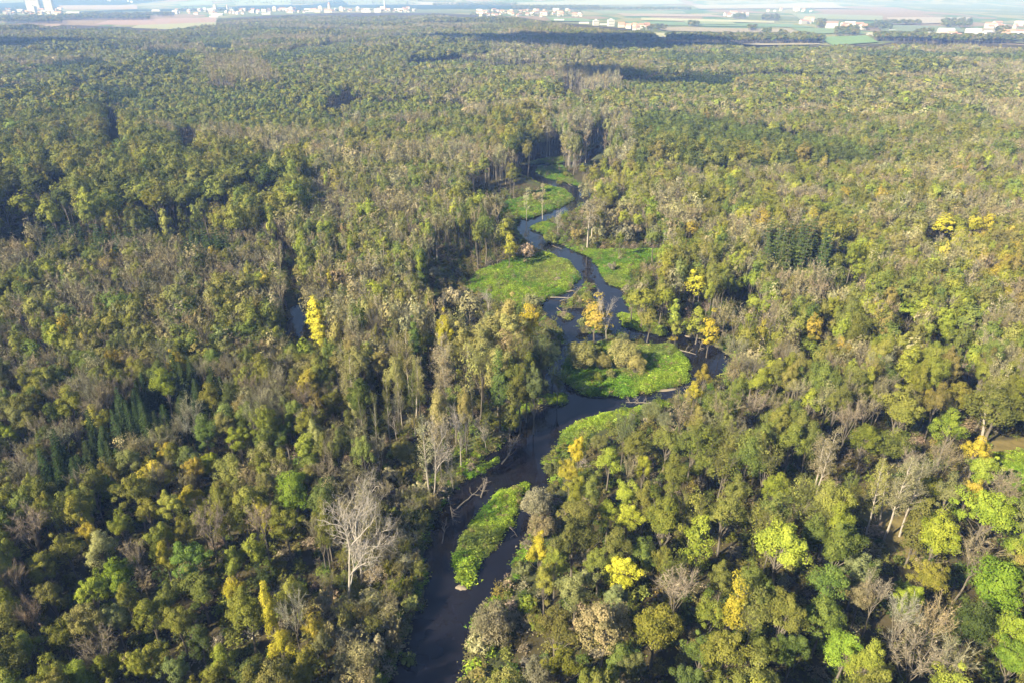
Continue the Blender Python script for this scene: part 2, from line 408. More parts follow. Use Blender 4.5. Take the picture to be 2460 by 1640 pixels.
# fields beyond the wood (photo pixel corners laid on the plain)
FIELD = [  # corners, colour
    ([(225, 60), (262, 50), (520, 42), (520, 54), (330, 62)], (0.30, 0.17, 0.13)), ([(315, 68), (330, 62), (520, 54), (522, 66), (400, 72)], (0.26, 0.27, 0.11)),
    ([(60, 66), (140, 58), (148, 62), (120, 68)], (0.30, 0.18, 0.12)), ([(0, 40), (150, 41), (146, 46), (0, 47)], (0.2, 0.19, 0.12)),
    ([(140, 16), (330, 15), (330, 23), (160, 24)], (0.28, 0.2, 0.14)), ([(0, 10), (60, 8), (60, 14), (0, 15)], (0.16, 0.2, 0.1)),
    ([(1420, 27), (1640, 28), (1650, 34), (1450, 36)], (0.16, 0.22, 0.08)), ([(1480, 33), (1700, 36), (1760, 42), (1500, 40)], (0.30, 0.22, 0.16)),
    ([(1540, 44), (1860, 52), (1860, 57), (1540, 50)], (0.34, 0.33, 0.16)), ([(1500, 52), (1900, 60), (1960, 68), (1520, 62)], (0.12, 0.22, 0.08)),
    ([(1560, 66), (1900, 72), (1920, 84), (1600, 76)], (0.28, 0.22, 0.14)), ([(1540, 80), (1700, 84), (1760, 96), (1600, 92)], (0.34, 0.32, 0.17)),
    ([(1900, 68), (2060, 72), (2080, 84), (1930, 82)], (0.14, 0.23, 0.08)), ([(1960, 92), (2080, 88), (2110, 104), (2000, 112)], (0.13, 0.26, 0.07)),
    ([(1740, 98), (1900, 94), (1980, 110), (1800, 112)], (0.32, 0.26, 0.16)), ([(2080, 80), (2240, 86), (2250, 96), (2100, 92)], (0.36, 0.33, 0.18)),
    ([(2230, 94), (2470, 98), (2500, 108), (2260, 100)], (0.30, 0.34, 0.10)), ([(2100, 62), (2300, 66), (2320, 80), (2120, 78)], (0.14, 0.19, 0.10)),
    ([(1900, 34), (2120, 40), (2120, 52), (1920, 48)], (0.20, 0.24, 0.12)), ([(2130, 44), (2330, 44), (2330, 56), (2140, 62)], (0.30, 0.25, 0.2)),
    ([(2330, 70), (2470, 74), (2480, 84), (2340, 82)], (0.28, 0.22, 0.15)), ([(1640, 52), (1760, 56), (1770, 62), (1650, 60)], (0.2, 0.26, 0.1)),
    ([(1460, 84), (1590, 88), (1592, 96), (1560, 92)], (0.30, 0.30, 0.13)), ([(1310, 44), (1400, 47), (1440, 55), (1330, 54)], (0.13, 0.24, 0.09)),
    ([(560, 10), (700, 8), (700, 14), (570, 16)], (0.2, 0.26, 0.12)), ([(820, 8), (1000, 6), (1010, 12), (840, 14)], (0.16, 0.2, 0.1)), ([(980, 9), (1100, 10), (1090, 14), (985, 13)], (0.3, 0.26, 0.18)),
    ([(430, 12), (510, 10), (512, 15), (436, 17)], (0.18, 0.24, 0.1)), ([(1240, 10), (1600, 6), (1650, 12), (1260, 15)], (0.24, 0.26, 0.16)), ([(1660, 14), (2000, 12), (2040, 22), (1680, 24)], (0.28, 0.25, 0.18)),
]
for i, (poly, c) in enumerate(FIELD):
    gl = sum(c) / 3; c = tuple(.62 * k + .38 * q for k, q in zip(c, (gl * 1.08, gl * 1.05, gl * .8)))
    mt = noisy(f"field_soil_{i}", tuple(k * 0.85 for k in c), tuple(min(1, k * 1.15) for k in c), 0.02, 0.95)
    P = [tuple(float(q) for q in ground(a, b)) for a, b in poly]
    # subdivide so that the sheet follows the plain
    pts = []
    for (x1, y1), (x2, y2) in zip(P, P[1:] + P[:1]):
        for k in range(6): pts.append((x1 + (x2 - x1) * k / 6, y1 + (y2 - y1) * k / 6))
    cx, cy = sum(a for a, _ in pts) / len(pts), sum(b for _, b in pts) / len(pts)
    rings = []
    for f in (1.0, 0.66, 0.33):
        rings.append([(cx + (a - cx) * f, cy + (b - cy) * f) for a, b in pts])
    V = [q for r in rings for q in r] + [(cx, cy)]
    Vx = np.array([q[0] for q in V]); Vy = np.array([q[1] for q in V])
    Vz = terrain(Vx, Vy) + 0.8 + 0.12 * i
    n = len(pts); F = []; S = []
    for k in range(2):
        for j in range(n):
            F += [k * n + j, k * n + (j + 1) % n, (k + 1) * n + (j + 1) % n, (k + 1) * n + j]; S.append(4)
    for j in range(n): F += [2 * n + j, 2 * n + (j + 1) % n, 3 * n]; S.append(3)
    me = mesh_from("field", np.stack([Vx, Vy, Vz], 1), F, S, [mt])
    o = bpy.data.objects.new("field", me); COL.objects.link(o); o["kind"] = "structure"

# ------------------------------------------------------------------ tree prototypes: (trunk Geo, crown Geo) in metres
def bend(p0, p1, r, k=5, amp=0.06):
    p0 = np.asarray(p0, float); p1 = np.asarray(p1, float)
    t = np.linspace(0, 1, k)[:, None]
    L = np.linalg.norm(p1 - p0)
    off = np.cumsum(r.normal(size=(k, 3)), 0) * amp * L / k; off[0] = 0
    return p0 + (p1 - p0) * t + off

def leafy(seed, h=17, w=7, cb=0.35, ncl=70, nlf=60, ls=0.36, tri=False, lod=0, shape=1.0, rc=0.13, twig=0):
    r = np.random.default_rng(seed); T, C = Geo(), Geo()
    zc = (cb + 1) * h / 2; az = (1 - cb) * h / 2; ax = w / 2
    d = unit(r.normal(size=(ncl * 3, 3))); d = d[d[:, 2] > -0.55][:ncl]
    ph = r.uniform(0, 6.28, 4)
    az_ang = np.arctan2(d[:, 1], d[:, 0])
    keep = np.ones(len(d), bool)
    for _ in range(2):
        bite = unit(r.normal(size=3) * np.array([1, 1, .5])); keep &= ~(((d @ bite) > .86) & (r.uniform(size=len(d)) < .8))
    d = d[keep]; az_ang = az_ang[keep]
    lob = 1 + 0.24 * np.sin(2 * az_ang + ph[0]) + 0.18 * np.sin(3 * az_ang + ph[1] + 2 * d[:, 2]) + 0.10 * np.sin(5 * d[:, 2] + ph[2] + az_ang)
    rad = (r.uniform(0.42, 1.06, len(d)) if lod == 0 else r.uniform(.5, 1.0, len(d)) ** .7) * lob
    taper = 1 - 0.35 * np.clip(-d[:, 2], 0, 1)
    if shape < 1: taper = taper * (1 - (1 - shape) * np.clip(d[:, 2], 0, 1))
    cen = np.stack([d[:, 0] * ax * rad * taper, d[:, 1] * ax * rad * taper, zc + d[:, 2] * az * rad * 0.92], 1)
    rcl = w * rc * r.uniform(0.6, 1.55, len(d))
    dl = unit(r.normal(size=(len(d), nlf, 3)) + d[:, None] * 0.45 + np.array([0, 0, 0.25]))
    pos = cen[:, None] + dl * (rcl[:, None, None] * np.where(r.uniform(size=(len(d), nlf, 1)) < .12, r.uniform(1.0, 1.5, (len(d), nlf, 1)), r.uniform(0.7, 1.08, (len(d), nlf, 1)))) * np.array([1, 1, 0.85])
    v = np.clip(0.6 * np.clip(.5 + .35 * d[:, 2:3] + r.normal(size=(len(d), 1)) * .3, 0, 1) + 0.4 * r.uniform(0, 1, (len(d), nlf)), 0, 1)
    cd = unit((pos - np.array([0, 0, zc])) / np.array([ax, ax, az]))
    if lod == 0: dl = unit(dl * .75 + cd * .35)
    if lod:
        cd = unit((pos - np.array([0, 0, zc])) / np.array([ax, ax, az])); dl = unit(dl * .55 + cd * .75)
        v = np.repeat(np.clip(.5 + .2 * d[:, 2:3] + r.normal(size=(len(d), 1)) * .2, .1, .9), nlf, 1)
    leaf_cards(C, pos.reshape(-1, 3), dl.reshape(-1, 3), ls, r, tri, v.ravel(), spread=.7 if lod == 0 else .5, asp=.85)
    lean = r.normal(size=2) * 0.02 * h
    top = np.array([lean[0], lean[1], h * 0.72])
    tr = bend((0, 0, -0.4), top, r, 6, 0.05)
    sides = 6 if lod == 0 else 4
    tube(T, tr, np.linspace(w * 0.035 + 0.08, 0.06, 6), sides)
    if lod < 2:
        for k in r.choice(len(cen), min(len(cen), 14 if lod == 0 else 6), replace=False):
            f = r.uniform(0.4, 0.85); p = tr[0] + (tr[-1] - tr[0]) * f
            if cen[k][2] < p[2]: p = tr[0] + (tr[-1] - tr[0]) * max(0.3, (cen[k][2] / h) - 0.2)
            tube(T, bend(p, cen[k], r, 4, 0.12), np.linspace(0.11, 0.03, 4), 4 if lod == 0 else 3)
    return T, C

def bare(seed, h=17, w=7, lod=0, leafn=0, fork=0.35, thick=1.0):
    r = np.random.default_rng(seed); T, C = Geo(), Geo()
    lean = r.normal(size=2) * 0.03 * h
    base = bend((0, 0, -0.4), (lean[0], lean[1], h * 0.6), r, 6, 0.05)
    tube(T, base, np.linspace(0.20, 0.09, 6) * thick, 6 if lod == 0 else 3)
    nl = (11, 7, 5)[lod]; ns = (7, 5, 4)[lod]; nt = (22, 12, 9)[lod]; tw = (0.045, 0.12, 0.26)[lod]
    tips0, tips1, lp = [], [], []
    for i in range(nl):
        a = i * 2.399 + r.uniform(-.4, .4); s = r.uniform(0.45, 1.0) * w / 2
        f = r.uniform(0.5, 1.0) if i else 1.0
        p = base[0] + (base[-1] - base[0]) * f
        hh = h * r.uniform(0.84, 1.0) * (1 - 0.14 * (s / (w / 2)) ** 2)
        e = np.array([lean[0] + math.cos(a) * s, lean[1] + math.sin(a) * s, hh])
        mid = p * 0.45 + e * 0.55; mid[:2] = p[:2] * 0.35 + e[:2] * 0.65
        limb = np.array([p, (p + mid) / 2 + r.normal(size=3) * .12, mid, (mid + e) / 2 + r.normal(size=3) * .15, e])
        if lod < 2: tube(T, limb, np.array([0.09, 0.075, 0.06, 0.04, 0.015]) * thick, 4 if lod == 0 else 3)
        for j in range(ns):
            q = limb[1] + (limb[4] - limb[1]) * r.uniform(0.25, 1.0)
            dd = unit(np.array([math.cos(a) * .35, math.sin(a) * .35, 1.0]) + r.normal(size=3) * 0.42)
            e2 = q + dd * h * r.uniform(0.09, 0.17)
            if lod == 0: tube(T, np.array([q, (q + e2) / 2 + r.normal(size=3) * .06, e2]), np.array([0.035, 0.025, 0.008]) * thick, 3)
            for k in range(nt):
                q3 = q + (e2 - q) * r.uniform(0.05, 1.0)
                d3 = unit(dd * 0.8 + r.normal(size=3) * 0.55)
                tips0.append(q3); tips1.append(q3 + d3 * h * r.uniform(0.03, 0.085)); lp.append(q3 + d3 * h * r.uniform(0, 0.07))
    tips0, tips1 = np.array(tips0), np.array(tips1)
    twigs(C, tips0, tips1, tw * r.uniform(0.6, 1.4, len(tips0)), r)
    if leafn:
        k = r.integers(0, len(lp), leafn); c = np.array(lp)[k] + r.normal(size=(leafn, 3)) * 0.15
        leaf_cards(C, c, r.normal(size=(leafn, 3)), (0.26, 0.5, 0.95)[lod], r, lod > 0)
    return T, C

def poplar(seed, h=26, w=5.5, lod=0, nleaf=3000):
    r = np.random.default_rng(seed); T, C = Geo(), Geo()
    lean = r.normal(size=2) * 0.025 * h
    base = bend((0, 0, -0.4), (lean[0], lean[1], h * 0.95), r, 8, 0.03)
    tube(T, base, np.linspace(0.30, 0.03, 8), 6 if lod == 0 else 4)
    p0, p1, lf = [], [], []
    nb = (42, 20, 12)[lod]
    for i in range(nb):
        f = r.uniform(0.34, 0.97); p = base[0] + (base[-1] - base[0]) * f
        a = i * 2.399; s = w / 2 * r.uniform(0.5, 1.0) * (1.15 - 0.75 * abs(f - 0.55) / 0.45)
        e = p + np.array([math.cos(a) * s, math.sin(a) * s, s * r.uniform(0.9, 1.7)])
        if lod < 2: tube(T, bend(p, e, r, 4, 0.1), np.linspace(0.07, 0.012, 4), 3)
        for k in range((22, 10, 6)[lod]):
            q = p + (e - p) * r.uniform(0.3, 1.0); d = unit((e - p) / (np.linalg.norm(e - p)) * .7 + r.normal(size=3) * .6)
            p0.append(q); p1.append(q + d * r.uniform(.6, 1.5)); lf.append(q + d * r.uniform(0, 1.3))
    twigs(C, np.array(p0), np.array(p1), (0.04, 0.1, 0.22)[lod] * r.uniform(.6, 1.4, len(p0)), r)
    n = (nleaf, nleaf // 4, nleaf // 12)[lod]
    k = r.integers(0, len(lf), n); c = np.array(lf)[k] + r.normal(size=(n, 3)) * .22
    leaf_cards(C, c, r.normal(size=(n, 3)), (0.27, 0.5, 0.9)[lod], r, lod > 0)
    return T, C

def willow(seed, h=7.5, w=9, lod=0):
    r = np.random.default_rng(seed); T, C = Geo(), Geo()
    nd = (30, 18, 8)[lod]; per = (240, 80, 32)[lod]
    for i in range(nd):
        a = i * 2.399; s = math.sqrt((i + .5) / nd) * w * 0.36
        s *= r.uniform(.8, 1.15); c = np.array([math.cos(a) * s, math.sin(a) * s, h * r.uniform(0.38, 0.82) * (1 - 0.35 * (s / (w * .5)) ** 2)])
        rr = w * r.uniform(0.085, 0.17)
        d = unit(r.normal(size=(per, 3)) + np.array([0, 0, 0.35]))
        pos = c + d * rr * r.uniform(0.75, 1.1, (per, 1)) * np.array([1, 1, 1.15])
        leaf_cards(C, pos, d, (0.30, 0.6, 1.0)[lod], r, lod > 0, np.clip(r.uniform(0, 1) * .5 + .5 * r.uniform(0, 1, per), 0, 1), asp=0.6, spread=.7)
        if lod == 0:
            e = c + d[: 26] * rr * 1.3
            twigs(C, np.repeat(c[None], 26, 0) - np.array([0, 0, rr * .6]), e, np.full(26, 0.04), r)
        if lod < 2: tube(T, bend((math.cos(a) * .3, math.sin(a) * .3, -0.3), c, r, 4, .1), np.linspace(.11, .03, 4), 3)
    return T, C

def spruce(seed, h=17, w=4.6, lod=0):
    r = np.random.default_rng(seed); T, C = Geo(), Geo()
    tube(T, bend((0, 0, -.4), (0, 0, h * .98), r, 4, .01), np.linspace(.2, .02, 4), 5 if lod == 0 else 3)
    tiers = (24, 13, 8)[lod]
    for i in range(tiers):
        f = (i + r.uniform(-.2, .2)) / tiers; z = h * (0.12 + 0.88 * f); R = w / 2 * (1 - f) ** 0.85 + 0.12
        nb = max(5, int((13, 9, 7)[lod] * (1 - f * .5)))
        for k in range(nb):
            a = k / nb * 6.283 + i * 1.1 + r.uniform(-.2, .2); L = R * r.uniform(.8, 1.12)
            o = np.array([math.cos(a), math.sin(a), 0]); sd = np.array([-math.sin(a), math.cos(a), 0])
            n = (7, 3, 2)[lod]
            for q in range(n):
                u0 = q / n; c = o * L * (u0 + .5 / n) + np.array([0, 0, z + .25 * L * (u0 * .4 - .9 * u0 * u0)])
                leaf_cards(C, (c + r.normal(size=(2, 3)) * .06), np.repeat((np.array([0, 0, 1.0]) + o * .5)[None], 2, 0), L / n * 1.35 + (.14, .35, .6)[lod], r, lod > 0, spread=.5)
    return T, C

def dead(seed, h=24, w=10, lod=0, twn=1.0):
    r = np.random.default_rng(seed); T, C = Geo(), Geo()
    P0, P1 = [], []
    def grow(p, d, L, rad, lev):
        n = 5; pts = [p]; dd = d.copy()
        for i in range(n):
            dd = unit(dd + r.normal(size=3) * (0.10 + .05 * lev) + np.array([0, 0, .05])); pts.append(pts[-1] + dd * L / n)
        pts = np.array(pts)
        if rad > 0.03: tube(T, pts, np.linspace(rad, rad * .5, n + 1), (7, 5, 4, 3, 3)[lev])
        else: tube(C, pts[[0, 2, 5]], np.array([rad, rad * .8, rad * .3]), 3)
        if lev >= 4: return
        for k in range((6, 6, 6, 5)[lev]):
            f = r.uniform(.3, 1.0) if k else 1.0
            q = pts[min(n, max(1, int(round(f * n))))]
            a = r.uniform(0, 6.28); sp = (0.55, .7, .8, .9)[lev]
            side = unit(np.cross(dd, r.normal(size=3)))
            nd = unit(dd * (1 - sp * .35) + side * sp * r.uniform(.6, 1.2) + np.array([0, 0, .18]))
            grow(q, nd, L * r.uniform(.42, .68) * (w / h * 2.0 if lev == 0 else 1), max(rad * r.uniform(.38, .55), 0.018), lev + 1)
    grow(np.array([0, 0, -.4]), np.array([r.normal() * .06, r.normal() * .06, 1.0]), h * 0.5, h * 0.009 + .04, 0)
    return T, C

def herb(seed, hgt=0.9, n=90, spread=1.0, ls=0.32):
    r = np.random.default_rng(seed); C = Geo()
    p = np.stack([r.normal(size=n) * spread * .5, r.normal(size=n) * spread * .5, r.uniform(0, 1, n) ** .7 * hgt], 1)
    p[:, 2] *= np.exp(-(p[:, 0] ** 2 + p[:, 1] ** 2) / (spread * spread))
    leaf_cards(C, p, np.tile(np.array([0, 0, 1.0]), (n, 1)), ls, r, True)
    return C

PROTO = {}       # kind -> list of (trunk mesh, crown mesh, joined mesh, h, w) for each level of detail
def proto(kind, lod, T, C, bark, crownm, h, w):
    L = PROTO.setdefault((kind, lod), [])
    i = len(L); nm = f"{kind}_{lod}_{i}"
    jm = joined(nm, [(T, bark), (C, crownm)])
    L.append((T.mesh("trunk", bark) if lod < 2 else None, C.mesh("crown", crownm) if lod < 2 else None, jm, h, w))

for i in range(8): T, C = leafy(100 + i, 17, 7, (0.36, .42, .47, .40)[i % 4], (62, 50, 74, 56)[i % 4], (150, 180, 130, 165)[i % 4], .27, shape=(.9, .7, .95, .6)[i % 4], rc=(.125, .14, .115, .135)[i % 4]); proto('leafy', 0, T, C, M_BARK, M_LEAF, 17, 7)
for i in range(4): T, C = leafy(130 + i, 17, 5, .12, 70, 80, .32, shape=.55, rc=.16); proto('tall', 0, T, C, M_BARK, M_LEAF, 17, 5)
for i in range(5): T, C = leafy(140 + i, 17, 7, .35, 60, 22, .34, rc=.15); T2, C2 = bare(150 + i, 16.5, 6.6); C.add(np.concatenate(C2.V), np.concatenate(C2.F).reshape(-1, 3), 3); proto('thin', 0, T2, C, M_BARK, M_LEAF, 17, 7)
for i in range(6): T, C = bare(200 + i, 17, 6.6, 0, (0, 260, 120)[i % 3]); proto('bare', 0, T, C, M_BARK, M_TWIG, 17, 6.6)
for i in range(4): T, C = poplar(230 + i, 26, 6, 0, (3000, 1900, 900, 2400)[i]); proto('poplar', 0, T, C, M_PALE, M_LEAF, 26, 6)
for i in range(4): T, C = willow(250 + i); proto('willow', 0, T, C, M_BARK, M_LEAF, 7.5, 9)
for i in range(4): T, C = spruce(270 + i); proto('spruce', 0, T, C, M_BARK, M_NEEDLE, 17, 4.6)
for i in range(3): T, C = dead(290 + i, 24, 10 + i); proto('dead', 0, T, C, M_DEAD, M_DEAD, 24, 11)
for i in range(6): T, C = leafy(300 + i, 17, 7, .45, 48, 42, .46, True, 1, rc=.15, shape=(1, .8, .9)[i % 3]); proto('leafy', 1, T, C, M_BARK, M_LEAF, 17, 7)
for i in range(3): T, C = leafy(320 + i, 17, 5, .12, 40, 34, .46, True, 1, shape=.55, rc=.18); proto('tall', 1, T, C, M_BARK, M_LEAF, 17, 5)
for i in range(3): T, C = leafy(325 + i, 17, 7, .35, 34, 13, .6, True, 1, rc=.17); T2, C2 = bare(335 + i, 16.5, 6.6, 1); C.add(np.concatenate(C2.V), np.concatenate(C2.F).reshape(-1, 3), 3); proto('thin', 1, T2, C, M_BARK, M_LEAF, 17, 7)
for i in range(5): T, C = bare(340 + i, 17, 6.6, 1, (0, 60)[i % 2]); proto('bare', 1, T, C, M_BARK, M_TWIG, 17, 6.6)
for i in range(3): T, C = poplar(350 + i, 26, 6, 1); proto('poplar', 1, T, C, M_PALE, M_LEAF, 26, 6)
for i in range(3): T, C = willow(360 + i, lod=1); proto('willow', 1, T, C, M_BARK, M_LEAF, 7.5, 9)
for i in range(3): T, C = spruce(370 + i, lod=1); proto('spruce', 1, T, C, M_BARK, M_NEEDLE, 17, 4.6)
for i in range(5): T, C = leafy(400 + i, 17, 7, .46, 16, 14, 1.25, True, 2, rc=.2, shape=(1, .8)[i % 2]); proto('leafy', 2, T, C, M_BARK, M_LEAF, 17, 7)
for i in range(2): T, C = leafy(420 + i, 17, 5, .25, 14, 14, 1.1, True, 2, shape=.55, rc=.2); proto('tall', 2, T, C, M_BARK, M_LEAF, 17, 5)
for i in range(2): T, C = leafy(425 + i, 17, 7, .35, 12, 10, 1.1, True, 2, rc=.2); T2, C2 = bare(435 + i, 16.5, 6.6, 2); C.add(np.concatenate(C2.V), np.concatenate(C2.F).reshape(-1, 3), 3); proto('thin', 2, T2, C, M_BARK, M_LEAF, 17, 7)
for i in range(4): T, C = bare(440 + i, 17, 6.6, 2, (0, 24)[i % 2]); proto('bare', 2, T, C, M_BARK, M_TWIG, 17, 6.6)
for i in range(2): T, C = poplar(450 + i, 26, 6, 2); proto('poplar', 2, T, C, M_PALE, M_LEAF, 26, 6)
for i in range(2): T, C = spruce(470 + i, lod=2); proto('spruce', 2, T, C, M_BARK, M_NEEDLE, 17, 4.6)
PROTO[('willow', 2)] = PROTO[('leafy', 2)]; PROTO[('dead', 1)] = PROTO[('bare', 1)]; PROTO[('dead', 2)] = PROTO[('bare', 2)]

# ------------------------------------------------------------------ colours of the October canopy (albedo) and their words
PAL = {
    'g': ((0.110, 0.155, 0.034), "mid green"), 'dg': ((0.062, 0.088, 0.024), "dark green"), 'ol': ((0.150, 0.164, 0.036), "olive green"), 'yo': ((0.188, 0.198, 0.033), "yellow olive"),
    'yg': ((0.225, 0.265, 0.034), "yellow-green"), 'bg': ((0.165, 0.225, 0.028), "bright green"), 'y': ((0.39, 0.36, 0.036), "golden yellow"), 'or': ((0.34, 0.285, 0.038), "orange"),
    'br': ((0.185, 0.168, 0.050), "russet brown"), 'gg': ((0.165, 0.180, 0.066), "grey-green"), 'tn': ((0.285, 0.258, 0.13), "tan"), 'ty': ((0.285, 0.27, 0.085), "tan yellow"),
    'gb': ((0.25, 0.212, 0.135), "grey-brown"), 'pb': ((0.31, 0.275, 0.175), "pale beige"), 'wh': ((0.6, 0.56, 0.5), "bleached white"), 'sp': ((0.045, 0.070, 0.022), "blackish green"),
    'py': ((0.37, 0.315, 0.065), "pale yellow"), 'la': ((0.066, 0.090, 0.026), "olive"), 'pk': ((0.275, 0.248, 0.155), "greyish beige"),
}
